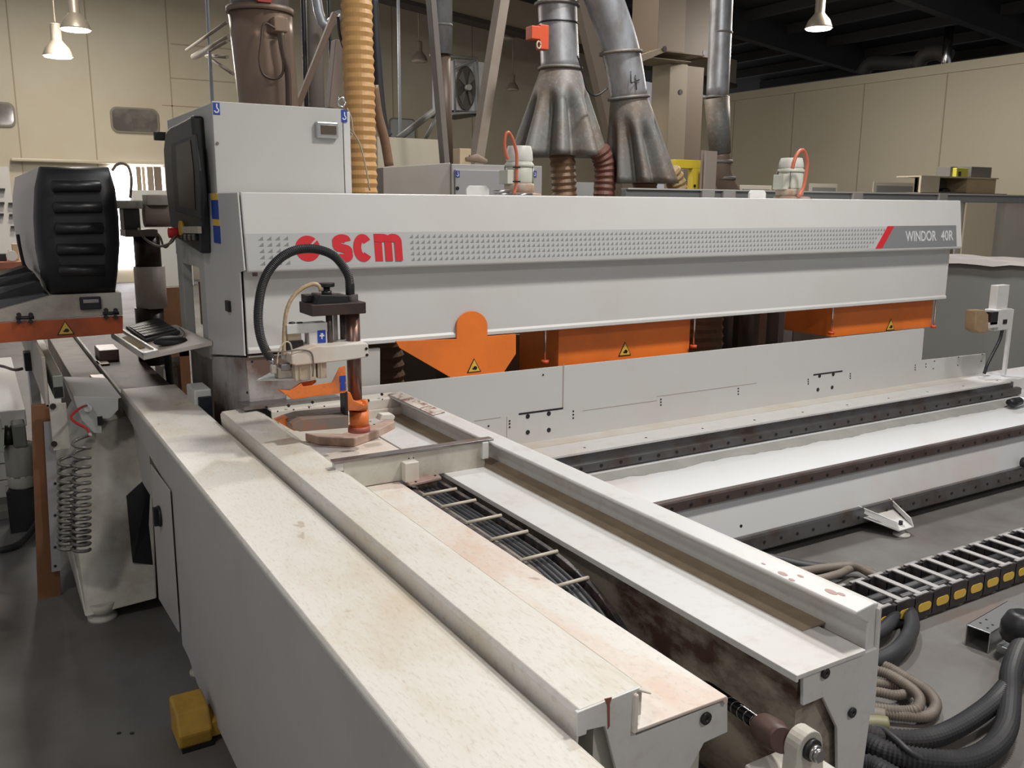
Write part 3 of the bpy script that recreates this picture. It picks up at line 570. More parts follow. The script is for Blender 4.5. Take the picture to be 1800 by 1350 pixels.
xp = (face_s(490,430)[0]-face_s(461,430)[0])/2
for k in range(4):
    for s in rows: tri(b, face_s(454,430)[0]+k*xp*1.02, s, xp*.62, .0155)
step = xp*.82; n = int((xr1-xr0)/step)
for k in range(n):
    for i, s in enumerate(rows):
        x = xr0+k*step
        if x+step < xr1+(xr1b-xr1)*(i+1)/5: tri(b, x, s, step*.66, .0155)
obj('triangle_pattern', b, tri_print, up, label='rows of small grey triangles')
# red disc
cx, cs = face_s(541, 437); R_ = (face_s(563,437)[0]-cx)
b = B()
import itertools
def sector(a0, a1, dx, ds):
    pts = [BP(cx+dx, cs-ds, .0016)]+[BP(cx+dx+R_*math.cos(a0+(a1-a0)*k/16), cs-ds-R_*math.sin(a0+(a1-a0)*k/16), .0016) for k in range(17)]
    quadbox(b, pts, -NRM*.0006)
sector(0, PI, 0, .0); sector(PI, 2*PI, 0, 0)
obj('logo_disc', b, red, up, label='red disc logo with a white slit')
b = B(); quadbox(b, [BP(cx+R_*.12, cs-R_*.22, .0022), BP(cx+R_*.20, cs-R_*.12, .0022), BP(cx+R_*.84, cs-R_*.68, .0022), BP(cx+R_*.74, cs-R_*.80, .0022)], -NRM*.0003); quadbox(b, [BP(cx-R_*.96, cs-R_*.25, .0022), BP(cx-R_*.96, cs-R_*.12, .0022), BP(cx+R_*.20, cs-R_*.12, .0022), BP(cx+R_*.12, cs-R_*.25, .0022)], -NRM*.0003); obj('logo_slit', b, band_print, up)
x0, s0 = face_s(581, 415); x1, s1 = face_s(708, 457)
def ribbon(b, pts, w, lf=0):
    """flat stroke on the slanted face; pts in (x, up) metres from the letter corner"""
    pts = [Vector((p[0], p[1], 0)) for p in pts]; L_ = []; R2 = []
    for i in range(len(pts)):
        d = (pts[min(i+1,len(pts)-1)]-pts[max(i-1,0)]).normalized(); n_ = Vector((-d.y, d.x, 0))*w/2
        L_.append(b.verts.new(BP(pts[i].x+n_.x, s_t+.114-pts[i].y-n_.y, .0018+lf+i*.00003))); R2.append(b.verts.new(BP(pts[i].x-n_.x, s_t+.114-pts[i].y+n_.y, .0018+lf+i*.00003)))
    for i in range(len(pts)-1): b.faces.new((L_[i], L_[i+1], R2[i+1], R2[i]))
LW, LH = (x1-x0), .110
wS = LW*.27; wC = LW*.27; wM = LW*.40; gp = LW*.03; st = .033
b = B(); xo = x0+st*.1; ax, cy2 = wS/2, LH/2
S_ = [(wS-st*.6, LH*.74), (wS*.72, LH-st*.62), (wS*.48, LH-st*.5), (wS*.24, LH-st*.72), (st*.55, LH*.70), (wS*.25, LH*.565), (wS*.5, LH*.51), (wS*.78, LH*.435), (wS-st*.5, LH*.30), (wS*.78, st*.66), (wS*.5, st*.5), (wS*.24, st*.62), (st*.5, LH*.27)]
ribbon(b, [(xo+p.x, p.y) for p in spline([(a_,c_,0) for a_, c_ in S_], 6)], st)
obj('logo_letter', b, red, up, label='red letter s')
b = B(); xo = x0+wS+gp; rx, ry = (wC-st)/2, (LH-st)/2
ribbon(b, [(xo+wC/2+rx*math.cos(math.radians(a_)), LH/2+ry*math.sin(math.radians(a_))) for a_ in range(38, 323, 9)], st)
obj('logo_letter', b, red, up, label='red letter c')
b = B(); xo = x0+wS+wC+2*gp; wM = x1-xo; k_ = (wM-st)/2
ribbon(b, [(xo+st/2, 0), (xo+st/2, LH)], st)
for q_ in (0, 1):
    cx2 = xo+st/2+k_*(q_+.5); r_ = k_/2
    ribbon(b, [(cx2+r_*math.cos(math.radians(a_)), LH-st*.5-r_*.75+r_*.75*math.sin(math.radians(a_))) for a_ in range(180, -1, -12)]+[(cx2+r_, 0)], st*.95, .0012*(q_+1))
obj('logo_letter', b, red, up, label='red letter m')
xa, xb = face_s(1563,402)[0], face_s(1680.5,400)[0]; xc = face_s(1541,431)[0]
sa, sb = s_t-.004, s_t+.124
b = B(); quadbox(b, [BP(xa,sa,.0014),BP(xb,sa,.0014),BP(xb,sb,.0014),BP(xc,sb,.0014)], -NRM*.0008); obj('name_plate', b, grey_print, up, label='grey name stripe at the right end')
dx = face_s(1572,402)[0]-xa
b = B(); quadbox(b, [BP(xa-dx*.3,sa,.0018),BP(xa+dx,sa,.0018),BP(xc+dx,sb,.0018),BP(xc-dx*.3,sb,.0018)], -NRM*.0008); obj('red_slash', b, red, up)
for s, a0, a1 in (('WINDOR', 1591.5, 1645.5), ('40R', 1653.5, 1675.5)):
    x0 = face_s(a0,415)[0]; x1 = face_s(a1,415)[0]
    b = text_bm(s, x1-x0, .062, lambda u, v: BP(x0+u, s_t+.088-v, .0019), bold=.02); obj('name_letters', b, silver_print, up, label='silver letters '+s)
# left end column
b = B(); prism(b, [(3.402,1.684),(3.364,1.40),(3.43,1.39),(3.43,1.075),(3.42,1.07),(4.04,.985),(4.04,1.684)], 'x', .853, .8595); obj('end_panel', b, hoodp, t, bev=.002, label='grey white end panel facing left')
b = B(); prism(b, [(3.405,1.64),(3.95,1.64),(3.95,1.0),(4.7,1.0),(4.7,.05),(3.46,.05),(3.46,1.0)], 'x', .90, .92) ; obj('end_frame', b, paint_stain, t)
b = B(); prism(b, [(3.44,1.06),(4.04,.975),(4.10,.05),(3.47,.05),(3.42,.90)], 'x', .862, 1.10); obj('lower_column', b, paint_stain, t, bev=.003, label='column foot stained dark brown on its left side')
b = B(); ply(b, [(437,626),(500,622),(668,612),(668,690),(440,696)], 3.44, .02); obj('column_front', b, paint_grey, t)
b = B(); dots(b, [P(*p, y=3.438) for p in ((443,636),(484,679),(435,690))], .005, (0,-.001,0)); pbox(b, 484, 683, 505, 686, 3.437, .002); obj('hole', b, black, t)
b = B(); box(b, 4.6, 4.85, 3.90, 4.05, .0, 1.42); obj('right_column', b, paint_grey, t)
b = B(); p = P(404,538,x=.854); box(b, .840, .854, p.y-.025, p.y+.025, p.z-.022, p.z+.022); obj('latch', b, black, t, bev=.003)
b = B()
for (a0,b0,a1,b1) in ((374,352,384,385),(378,397,387,427)):
    b = B()
    q = P((a0+a1)/2,(b0+b1)/2,x=.854); h = (b1-b0)/2*depth(q)/F; box(b, .850,.854, q.y-.055, q.y+.055, q.z-h, q.z+h); obj('label_strip', b, blue, t, label='blue label strip')
b = B()
for (a,c) in ((378,346),(381,391)):
    q = P(a,c,x=.854); b = B(); box(b, .850,.854, q.y-.05,q.y+.05,q.z-.013,q.z+.013); obj('label_strip', b, yellow, t, label='yellow warning label')
# back panel under and behind the hood, brown extraction hoses in the gap
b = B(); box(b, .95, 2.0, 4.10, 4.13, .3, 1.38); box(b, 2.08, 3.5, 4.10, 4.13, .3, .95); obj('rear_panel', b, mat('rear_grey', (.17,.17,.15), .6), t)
def wsign(parent, cx_, cz_, y, r):
    b = B(); prism(b, [(cx_-r, cz_-r*.8), (cx_+r, cz_-r*.8), (cx_, cz_+r*.95)], 'y', y-.002, y); s = obj('warning_sign', b, black, parent, label='yellow triangle warning sign with a black hand mark')
    b = B(); prism(b, [(cx_-r*.82, cz_-r*.70), (cx_+r*.82, cz_-r*.70), (cx_, cz_+r*.78)], 'y', y-.003, y-.001); obj('sign_face', b, yellow, s)
    b = B(); prism(b, [(cx_-r*.33, cz_-r*.30),(cx_-r*.2, cz_-r*.45),(cx_+r*.28, cz_-r*.5),(cx_+r*.42,cz_-r*.25),(cx_+r*.2,cz_-r*.02),(cx_-.05*r,cz_-r*.05),(cx_-r*.15,cz_-r*.25)], 'y', y-.004, y-.002); obj('hand_mark', b, black, s)
g1 = [(703,612),(696,600),(803,596),(803,572)]+[(830-27*math.cos(a*PI/12), 573-26*math.sin(a*PI/12)) for a in range(1,12)]+[(857,572),(857,591),(907,587),(907,622),(882,660),(800,668)]
b = B(); ply(b, g1, 3.412, .008)
g = obj('orange_guard', b, orange, t, label='orange tongue shaped guard with a sloping lower edge', bev=.001)
p = P(833,643,y=3.412); wsign(g, p.x, p.z, 3.411, rp(14,p))
def gbox(px0, px1, sx, lab, rods, deep, z0=.80):
    x0 = P(px0,600,y=3.5).x; x1 = P(px1,580,y=3.5).x
    b = B(); box(b, x0, x1, 3.5, 3.5+deep, z0, 1.36); g = obj('orange_guard', b, orange, t, label=lab, bev=.002)
    p = P(sx[0], sx[1], y=3.5); wsign(g, p.x, p.z, 3.499, rp(sx[2], p))
    for px, py in rods:
        q = P(px, py, y=3.47); b = B(); tube(b, [q, (q.x, q.y, 1.36)], .005, 8); r = obj('adjusting_rod', b, chrome, g)
        b = B(); cyl(b, (q.x, 3.47, q.z+.008), (q.x, 3.47, q.z-.008), .018, seg=12); obj('red_knob', b, redvalve, r)
gbox(982, 1213, (1098,614,14), 'long orange box guard under the middle of the hood', ((958,636),(1219,609)), .36)
gbox(1460, 1636, (1565,571,12), 'orange box guard under the right end of the hood', ((1461,585),(1641,574)), .36, P(1630,575,y=3.5).z)
for px, r, m, lb in ((668,.10,hose_b,'thick brown extraction hose seen in the gap left of the tongue guard'),(1232,.11,hose_b,'brown extraction hose right of the long orange guard')):
    q = P(px, 600, y=4.0); b = B(); corr(b, [(q.x,3.95,.1),(q.x+.01,3.97,.6),(q.x,3.98,1.0),(q.x,3.98,1.36)], r, .05, .05, 16); tag(obj('extraction_hose', b, m), lb, 'hose')
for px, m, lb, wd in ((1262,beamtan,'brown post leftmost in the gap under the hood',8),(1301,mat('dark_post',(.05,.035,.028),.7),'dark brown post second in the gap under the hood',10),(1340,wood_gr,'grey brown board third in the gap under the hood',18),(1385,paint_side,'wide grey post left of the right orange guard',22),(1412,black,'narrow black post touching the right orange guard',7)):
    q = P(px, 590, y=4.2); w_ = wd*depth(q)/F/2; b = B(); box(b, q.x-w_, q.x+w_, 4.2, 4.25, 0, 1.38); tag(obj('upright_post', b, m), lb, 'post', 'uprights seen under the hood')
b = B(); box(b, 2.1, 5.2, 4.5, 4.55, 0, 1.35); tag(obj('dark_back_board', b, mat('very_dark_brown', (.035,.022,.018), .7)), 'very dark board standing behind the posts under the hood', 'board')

# ================================================================== CONTROL CABINET with console
t = thing('control_cabinet', 'pale grey control cabinet above the left end of the hood with a black console face', 'control cabinet', (1.14, 4.2, 1.40))
XC = P(615, 193, y=3.75).x
b = B(); box(b, .86, XC-.02, 3.77, 4.69, 1.40, 2.035); body = obj('body', b, paint_grey, t, bev=.004)
b = B(); box(b, P(372,180,y=3.75).x, XC-.035, 3.748, 3.768, 1.40, 2.04); obj('door', b, mat('cabinet_door_grey', (.50,.50,.475), .5, dirt=(.47,.45,.42), amt=.3, scale=2), t, bev=.003)
b = B(); box(b, XC-.03, XC, 3.752, 3.80, 1.40, 2.03); obj('edge_strip', b, paint_clean, t, bev=.002)
b = B(); q = P(382,252,y=3.747); cyl(b, q, q+Vector((0,-.003,0)), .006, seg=10); obj('door_lock', b, steel, t)
def hook_sticker(px, py, w, h, y, parent, dim=white_s):
    b = B(); pbox(b, px, py, px+w, py+h, y-.001, .001); s = obj('hook_sticker', b, blue, parent, label='blue sticker with a white lifting hook')
    c = P(px+w*.48, py+h*.62, y=y); r = rp(w*.28, c)
    pts = [Vector((c.x+r*.3, y-.0015, c.z+r*3.0)), Vector((c.x+r*.3, y-.0015, c.z+r*1.2)), Vector((c.x+r, y-.0015, c.z+r*.2)), Vector((c.x+r*.7, y-.0015, c.z-r*.8)), Vector((c.x-r*.3, y-.0015, c.z-r)), Vector((c.x-r*.95, y-.0015, c.z-r*.2))]
    q = spline(pts, 4); b = B()
    for i in range(len(q)-1):
        d = (q[i+1]-q[i]).normalized(); n_ = Vector((-d.z,0,d.x))*r*.3; quadbox(b, [q[i]-n_, q[i]+n_, q[i+1]+n_, q[i+1]-n_], (0,-.0006,0))
    obj('hook_mark', b, dim, s)
hook_sticker(374, 180, 13, 22, 3.7475, t); hook_sticker(599.5, 193, 11, 22, 3.7475, t)
b = B(); pbox(b, 556, 213, 596, 244, 3.725, .025); w_ = obj('display_box', b, mat('display_frame', (.40,.41,.40), .3, .5), t, bev=.006)
b = B(); pbox(b, 564, 219, 592, 237, 3.722, .006); obj('display_window', b, mat('brown_glass', (.10,.075,.055), .2), w_, bev=.002)
q = P(601, 190, y=3.9); b = B(); ring = [q+Vector((rp(6,q)*math.cos(a*PI/8), 0, rp(10,q)+rp(8,q)*math.sin(a*PI/8))) for a in range(17)]; tube(b, ring, rp(2,q), 8); e = obj('eye_bolt', b, chrome, t, label='bright lifting eye bolt')
b = B(); lathe(b, (q.x, q.y, 2.035), [(.02,0),(.02,.01),(.012,.018)], 14); obj('washer', b, chrome, e)
# console on the left face
def plx(b, pxs, x, d): return prism(b, [(P(*p, x=x).y, P(*p, x=x).z) for p in pxs], 'x', x, x+d)
b = B(); prism(b, [(P(*p,x=xx).y, P(*p,x=xx).z) for p, xx in (((356,203),.855),((330,211),.83),((298,222),.81),((290,232),.81),((287,262),.81),((291,330),.81),((300,400),.81),((308,418),.81),((372,446),.855),((371,400),.855),((366,330),.855))], 'x', .81, .86); cs_ = obj('console_face', b, black, t, label='black moulded console face', bev=.012)
b = B(); plx(b, [(343,235),(300,252),(302,300),(308,372),(352,385),(350,300)], .804, .01); obj('screen_bezel', b, mat('soft_black', (.022,.022,.024), .5), cs_, bev=.006)
b = B(); plx(b, [(334,246),(309,256),(311,310),(315,362),(343,368),(340,300)], .8015, .006); obj('screen', b, screen, cs_)
for k in range(7):
    q = P(324+k*4.2, 404, x=.805); b = B(); box(b, .798, .812, q.y-.022, q.y+.022, q.z-.014, q.z+.014); obj('key_button', b, mat('tan_button', (.42,.38,.30), .5), cs_)
for k in range(4):
    q = P(321+k*7.5, 417, x=.805); b = B(); box(b, .795, .812, q.y-.03, q.y+.03, q.z-.013, q.z+.013); obj('switch', b, mat('gloss_black', (.006,.006,.006), .2), cs_, bev=.004)
q = P(308, 409, x=.80); b = B(); cyl(b, (.81,q.y,q.z),(.77,q.y,q.z), .024, seg=18); obj('emergency_stop', b, mat('stop_red', (.55,.02,.02), .4), cs_, bev=.003)
q = P(318, 402, x=.80); b = B(); cyl(b, (.81,q.y,q.z),(.795,q.y,q.z), .035, seg=18); obj('stop_collar', b, mat('stop_yellow', (.5,.3,.03), .5), cs_)
q = P(285, 240, x=.84); b = B(); box(b, .80, .86, 4.70, 4.735, q.z-.02, q.z+.02); obj('latch_knob', b, black, t, bev=.004)
b = B(); tube(b, spline([P(309,415,x=.795), P(303,428,x=.76)+Vector((0,.05,0)), P(292,436,x=.74)+Vector((0,.2,0)), P(281,425,x=.70)+Vector((0,.4,0)), P(278,408,x=.66)+Vector((0,.5,0))], 6), .006, 8); obj('stop_cable', b, hose_g, cs_)
# open frame below the console
b = B()
A = P(312,447,x=.86); D_ = P(376,458,x=.86)
box(b, .856, .90, A.y-.12, A.y, .93, 1.45); box(b, .856, .90, 4.035, 4.16, .96, 1.45); box(b, .856, .90, 4.16, A.y-.12, 1.36, 1.45); box(b, .856, .90, 4.16, A.y-.12, .95, 1.01)
fr = obj('open_frame', b, paint_grey, t, bev=.003)
b = B(); box(b, 1.10, 1.12, 4.13, 4.75, .97, 1.42); obj('recess_panel', b, mat('recess_grey', (.30,.31,.29), .6), fr)
b = B(); box(b, .88, 1.12, 4.10, 4.80, 1.39, 1.405); obj('frame_top', b, paint_side, fr)
b = B(); box(b, .862, .875, 3.752, 3.769, 1.44, 2.03); obj('door_gap', b, black, t)
q = P(362,535,x=.98); b = B(); box(b, .97, .985, q.y-.12, q.y+.10, 1.03, 1.25); obj('brown_card', b, mat('brown_card', (.34,.20,.10), .6), fr)
# tray
A = P(252,626,z=1.0); C_ = P(195,588,z=1.0); E_ = P(373,600,x=.85)
D2 = E_+(C_-A)*.85
b = B(); quadbox(b, [A, E_, D2, C_], (0,0,-.018)); tr = obj('keyboard_tray', b, paint_dusty, t, label='cream tray sticking out to the left', bev=.002)
def tp(u, v, h=0): return A+(E_-A)*u+(C_-A)*v+Vector((0,0,h))
b = B(); quadbox(b, [tp(.0,.0,.012), tp(.0,1,.012), tp(.03,1,.012), tp(.03,.0,.012)], (0,0,-.012)); quadbox(b, [tp(.0,.0,.012), tp(.19,0,.012), tp(.19,.05,.012), tp(0,.05,.012)], (0,0,-.012)); quadbox(b, [tp(.19,.0,.012), tp(.19,1,.012), tp(.22,1,.012), tp(.22,0,.012)], (0,0,-.012)); obj('tray_rim', b, paint, tr)
b = B(); quadbox(b, [tp(.05,.25,.006), tp(.05,.75,.006), tp(.16,.75,.006), tp(.16,.25,.006)], (0,0,-.005)); obj('sponge', b, mat('dull_yellow', (.35,.27,.12), .8), tr)
k = thing('keyboard', 'black computer keyboard lying on the cream tray', 'keyboard', tp(.5,.6,.004))
b = B(); quadbox(b, [tp(.24,.40,.016), tp(.80,.42,.022), tp(.80,1.0,.034), tp(.24,.98,.028)], (0,0,-.016)); obj('base', b, blackr, k, bev=.004)
b = B()
for i in range(5):
    for j in range(14):
        u = .27+j*.036; v = .46+i*.095; hh = .026+.012*(v-.4); quadbox(b, [tp(u,v,hh), tp(u+.031,v,hh), tp(u+.031,v+.08,hh), tp(u,v+.08,hh)], (0,0,-.006))
obj('keys', b, mat('key_grey', (.018,.018,.022), .5), k)
k = thing('mouse', 'dark computer mouse in front of the keyboard on the tray', 'computer mouse', tp(.52,.22,.001))
c = tp(.52,.20,.0); b = B(); lathe(b, c, [(.045,0),(.05,.008),(.044,.022),(.025,.033),(.006,.036)], 20); bmesh.ops.transform(b, matrix=Matrix.Translation(c) @ Matrix.Scale(1.5,4,(1,-.3,0)) @ Matrix.Translation(-c), verts=b.verts); obj('shell', b, blackr, k)
b = B(); tube(b, spline([tp(.62,.22,.01), tp(.74,.28,.01), tp(.85,.4,.01), tp(.9,.6,.012)], 6), .003, 8); obj('cable', b, hose_g, k)
b = B(); c = P(356,690,y=3.78); pbox(b, 341, 686, 376, 760, 3.78, .16); k = thing('post_cover', 'small cream post with a black rubber face beside the stained column foot', 'post', (c.x, 3.85, P(356,755,y=3.78).z)); obj('shell', b, paint, k, bev=.006)
b = B(); pbox(b, 349, 699, 376, 760, 3.765, .02); obj('rubber_face', b, mat('blue_black_rubber', (.008,.015,.022), .6), k, bev=.003)
b = B(); c = P(358,760,y=3.85); box(b, c.x-.04, c.x+.04, 3.8, 3.93, 0, c.z+.01); obj('stem', b, paint_side, k)

# ================================================================== LEFT SAW UNIT
YS = 4.6
t = thing('saw_unit', 'saw unit at far left with bulging ribbed black cover above a cream and orange base', 'saw unit', (.3, 5.0, .8))
front = [(70,293),(193,293),(204,330),(210,380),(212,430),(209,475),(204,516),(90,519),(72,475),(63,430),(60,380),(62,330)]
b = B(); F0 = [P(*p, y=YS) for p in front]
cc = sum(F0, Vector())/len(F0)
rings = []
for (sc_, yy) in ((1.0, YS+.5), (1.0, YS+.05), (.97, YS-.01), (.88, YS-.05), (.6, YS-.07)):
    rings.append([b.verts.new(Vector((cc.x+(p.x-cc.x)*sc_, yy, cc.z+(p.z-cc.z)*sc_))) for p in F0])
for i in range(4):
    for j in range(12): f = b.faces.new((rings[i][j], rings[i][(j+1)%12], rings[i+1][(j+1)%12], rings[i+1][j])); f.smooth = True
b.faces.new(rings[0]); b.faces.new(rings[-1][::-1]); cov = obj('cover', b, mat('cover_black', (.013,.013,.015), .5), t, label='bulging black plastic cover')
for k in range(5):
    yy = 328+k*37; x0 = 90+k*3.2; x1 = 178+k*2.2; a = P(x0, yy, y=YS-.075); c = P(x1, yy-1, y=YS-.075)
    b = B(); tube(b, [a, a+(c-a)*.03, a+(c-a)*.97, c], [.012,.026,.026,.012], 12); obj('rib', b, mat('rib_black', (.016,.016,.018), .38), cov, smooth=True)
left = [(70,293),(62,330),(60,380),(63,430),(72,475),(90,519)]; lb = [(26,312),(22,345),(22,380),(30,430),(50,478),(88,520)]
b = B(); L0 = [P(*p, y=YS+.04) for p in left]; L1 = [P(*p, y=5.5) for p in lb]
v0 = [b.verts.new(p) for p in L0]; v1 = [b.verts.new(p) for p in L1]; v2 = [b.verts.new(p+Vector((.25,0,0))) for p in L1]; v3 = [b.verts.new(p+Vector((.25,0,0))) for p in L0]
for i in range(5):
    for a_, b_ in ((v0,v1),(v1,v2),(v2,v3)): f = b.faces.new((a_[i], a_[i+1], b_[i+1], b_[i])); f.smooth = True
b.faces.new([v0[0],v1[0],v2[0],v3[0]]); b.faces.new([v0[-1],v1[-1],v2[-1],v3[-1]])
sd = obj('side_shell', b, mat('pinkish_white_shell', (.52,.49,.48), .45), t, label='off white side shell with a thin dark slot')
q0 = [P(*p, y=5.05)+Vector((-.012,0,0)) for p in ((36,412),(40,436),(46,462),(52,473))]; b = B(); tube(b, spline(q0, 5), .008, 8); obj('slot', b, black, sd)
b = B(); ply(b, [(0-60,562),(0,545),(93,519),(213,514),(216,554),(0,567),(-60,571)], YS-.03, .8); bs = obj('base_box', b, paint_olive, t, label='cream grey base box', bev=.003)
b = B(); pbox(b, 140, 523, 179, 543, YS-.05, .03); h = obj('recess_handle', b, black, bs, bev=.004)
b = B(); pbox(b, 146, 527, 174, 532, YS-.056, .01); obj('grip', b, steel, h, bev=.001)
b = B(); ply(b, [(-60,572),(0,568),(216,555),(216,586),(0,603),(-60,607)], YS-.06, .02); og = obj('orange_skirt', b, orange_dk, t, label='scuffed orange skirt with a warning sign', bev=.002)
p = P(115,577,y=YS-.06); wsign(og, p.x, p.z, YS-.062, rp(14,p))
for (xa, xb, yy) in ((28,60,559),(181,209,551)):
    b = B(); a = P(xa,yy,y=YS-.075); c = P(xb,yy-1,y=YS-.075); tube(b, [a,c], .008, 8)
    for px in (xa+5, xb-6):
        for dy in (-6, 6): q = P(px, yy+dy, y=YS-.07); cyl(b, q, q+Vector((0,-.014,0)), .010, seg=10)
    obj('hinge', b, dark, og)
# bellows; lit and shaded sides of the folds put into the colour
bl = thing('bellows', 'black folded bellows sloping down beside the saw unit at the left edge', 'bellows', (0, 5.0, 1.15))
def fold(pts, y, m):
    b = B(); ply(b, pts, y, .18); obj('fold', b, m, bl)
blk_shade = mat('bellows_shade', (.012,.012,.014), .5); blk_lit = mat('bellows_lit', (.075,.075,.08), .5)
fold([(-70,540),(78,516),(90,520),(-70,560)], 4.62, blk_lit); fold([(-70,541),(0,519),(70,496),(80,517)], 4.68, blk_shade)
fold([(-70,520),(62,494),(71,497),(-70,541)], 4.74, blk_lit); fold([(-70,521),(0,500),(60,480),(71,495)], 4.80, blk_shade)
fold([(-70,503),(52,479),(60,482),(-70,520)], 4.86, blk_lit); fold([(-70,502),(0,484),(45,469),(60,481)], 4.92, blk_shade)
# motor spindle right of the cover
t = thing('spindle_motor', 'dusty horizontal motor and dark spindle column between black cover and console', 'motor', (.75, 5.2, .8))
Y5 = 5.2
def vz(px, py0, py1, r, y=Y5, seg=24):
    a = P(px, py0, y=y); c = P(px, py1, y=y); b = B(); cyl(b, a, (a.x, y, c.z), rp(r, a), seg=seg); return b
obj('spindle_column', vz(257, 411, 470, 22), mat('oily_brown', (.035,.022,.02), .35, .3), t)
obj('white_shroud', vz(262, 468, 541, 26), mat('dusty_shroud', (.62,.56,.50), .5, dirt=(.36,.26,.19), amt=.7, scale=5), t, label='dusty white cylindrical shroud')
obj('spindle_foot', vz(262, 540, 640, 24), mat('oily_brown', (.03,.02,.02)), t)
b = B(); pbox(b, 206, 352, 252, 367, Y5-.08, .2); obj('top_block', b, paint_olive, t, bev=.008)
b = B(); pbox(b, 216, 367, 248, 405, Y5-.05, .15); obj('gear_block', b, mat('dark_gear', (.05,.045,.04), .5), t, bev=.004)
b = B(); pbox(b, 220, 404, 278, 416, Y5-.10, .2); obj('flange', b, steel_br, t, bev=.003)
a = P(253,379,y=Y5); c = P(300,383,y=Y5); b = B(); cyl(b, a, (c.x+.15, Y5, a.z), rp(20,a), seg=24); obj('motor_body', b, mat('pink_grey_motor', (.36,.30,.25), .5, dirt=(.26,.2,.15), amt=.6, scale=6), t)
b = B(); pbox(b, 258, 342, 300, 361, Y5-.08, .16); obj('terminal_box', b, paint_olive, t, bev=.004)
b = B(); tube(b, spline([P(*p, y=Y5-.15) for p in ((197,300),(205,290),(215,287),(226,294),(231,315),(229,348))], 6), .007, 8); obj('loop_cable', b, hose_g, t)
b = B(); tube(b, spline([P(*p, y=Y5-.15) for p in ((275,409),(282,418),(287,432),(293,434),(300,424),(306,415))], 6), .006, 8); obj('signal_cable', b, hose_g, t)
# tracks leading back under the saw unit
t = thing('saw_track_bed', 'dark chip covered track behind the near cream beam', 'track', (.6, 5.2, 0))
b = B(); box(b, .51, .745, 4.285, 6.6, .70, .79); obj('track_top', b, dustb, t, bev=.003)
b = B(); box(b, .505, .515, 4.285, 6.6, .66, .80); obj('track_edge', b, paint_olive, t)
b = B(); box(b, .36, .50, 4.75, 6.6, .66, .775); obj('side_track', b, mat('brown_dust_track', (.20,.15,.12), .6, dirt=(.1,.07,.05), amt=.9, scale=7), t, bev=.003)
for px, py in ((172,665),(180,640)):
    q = P(px, py, z=.79); b = B(); box(b, q.x-.03, q.x+.03, q.y-.06, q.y+.06, .775, .80); obj('slide_block', b, steel_br, t, bev=.003)
q = P(180,627,z=.80); b = B(); box(b, .53, .63, q.y-.1, q.y+.12, .79, .85); obj('steel_block', b, mat('brown_block', (.22,.15,.13), .4), t, bev=.004)
b = B(); box(b, .40, .74, 4.9, 6.5, 0, .70); obj('pedestal', b, mat('dark_pedestal', (.07,.055,.05), .6), t)
# frame casting
t = thing('frame_casting', 'dirty cream machine frame casting standing on a round foot left of the near beam', 'machine frame', (.35, 4.2, 0))
def CP(px, py): return P(px, py, y=3.66+max(0,(1052-py))/307*.52)
b = B(); quadbox(b, [CP(*p) for p in ((138,800),(165,750),(225,730),(266,800),(276,1052),(150,1085),(127,965),(122,870))], (0,.8,0)); obj('body', b, paint_olive, t, bev=.006)
b = B(); quadbox(b, [CP(*p)+Vector((0,-.006,0)) for p in ((222,872),(264,833),(270,900),(276,993),(233,988))], (0,.01,0)); obj('black_opening', b, black, t)
c = P(184, 1097, z=0); b = B(); lathe(b, (c.x, 3.70, 0), [(.055,0),(.055,.015),(.035,.03),(.05,.035),(.05,.07)], 24); obj('foot', b, paint_olive, t)
b = B(); lathe(b, (.46, 4.45, 0), [(.055,0),(.055,.015),(.035,.03),(.05,.035),(.05,.07)], 24); obj('foot', b, paint_olive, t)
yF = 4.02
b = B(); ply(b, [(129,697),(214,699),(208,701),(208,720),(193,736),(173,736),(173,746),(179,750),(179,762),(165,761),(144,739),(131,705)], yF, .5); obj('end_cap', b, paint, t, bev=.003, label='cream notched end cap of the inner beam')
b = B(); q = P(153,715,y=yF-.002); cyl(b, q, q+Vector((0,-.03,0)), .016, seg=14); obj('air_socket', b, white_s, t)
b = B(); q = P(177,741,y=yF+.02); pbox(b, 171, 733, 181, 747, yF-.01, .02); obj('roller', b, black, t)
t = thing('switch_box', 'narrow grey box door with a black rotary switch tucked beside the near beam', 'switch box', (.55, 3.4, .2))
b = B(); prism(b, [(P(*p, x=.495).y, P(*p, x=.495).z) for p in ((264,816),(297,862),(314,1112),(279,1053))], 'x', .495, .50); obj('door', b, paint_side, t, bev=.002)
ys = [P(297,862,x=.495).y+.01, P(264,816,x=.495).y]
b = B(); box(b, .515, .66, ys[0]+.01, 3.64, .18, .70); obj('box_body', b, mat('dark_brown_box', (.09,.06,.05), .6), t)  # box body in plain dark brown behind the grey door
q = P(281,907,x=.493); b = B(); cyl(b, (.495,q.y,q.z),(.485,q.y,q.z), .04, seg=20); box(b, .47, .49, q.y-.012, q.y+.012, q.z-.035, q.z+.035); obj('rotary_switch', b, black, t, bev=.003)
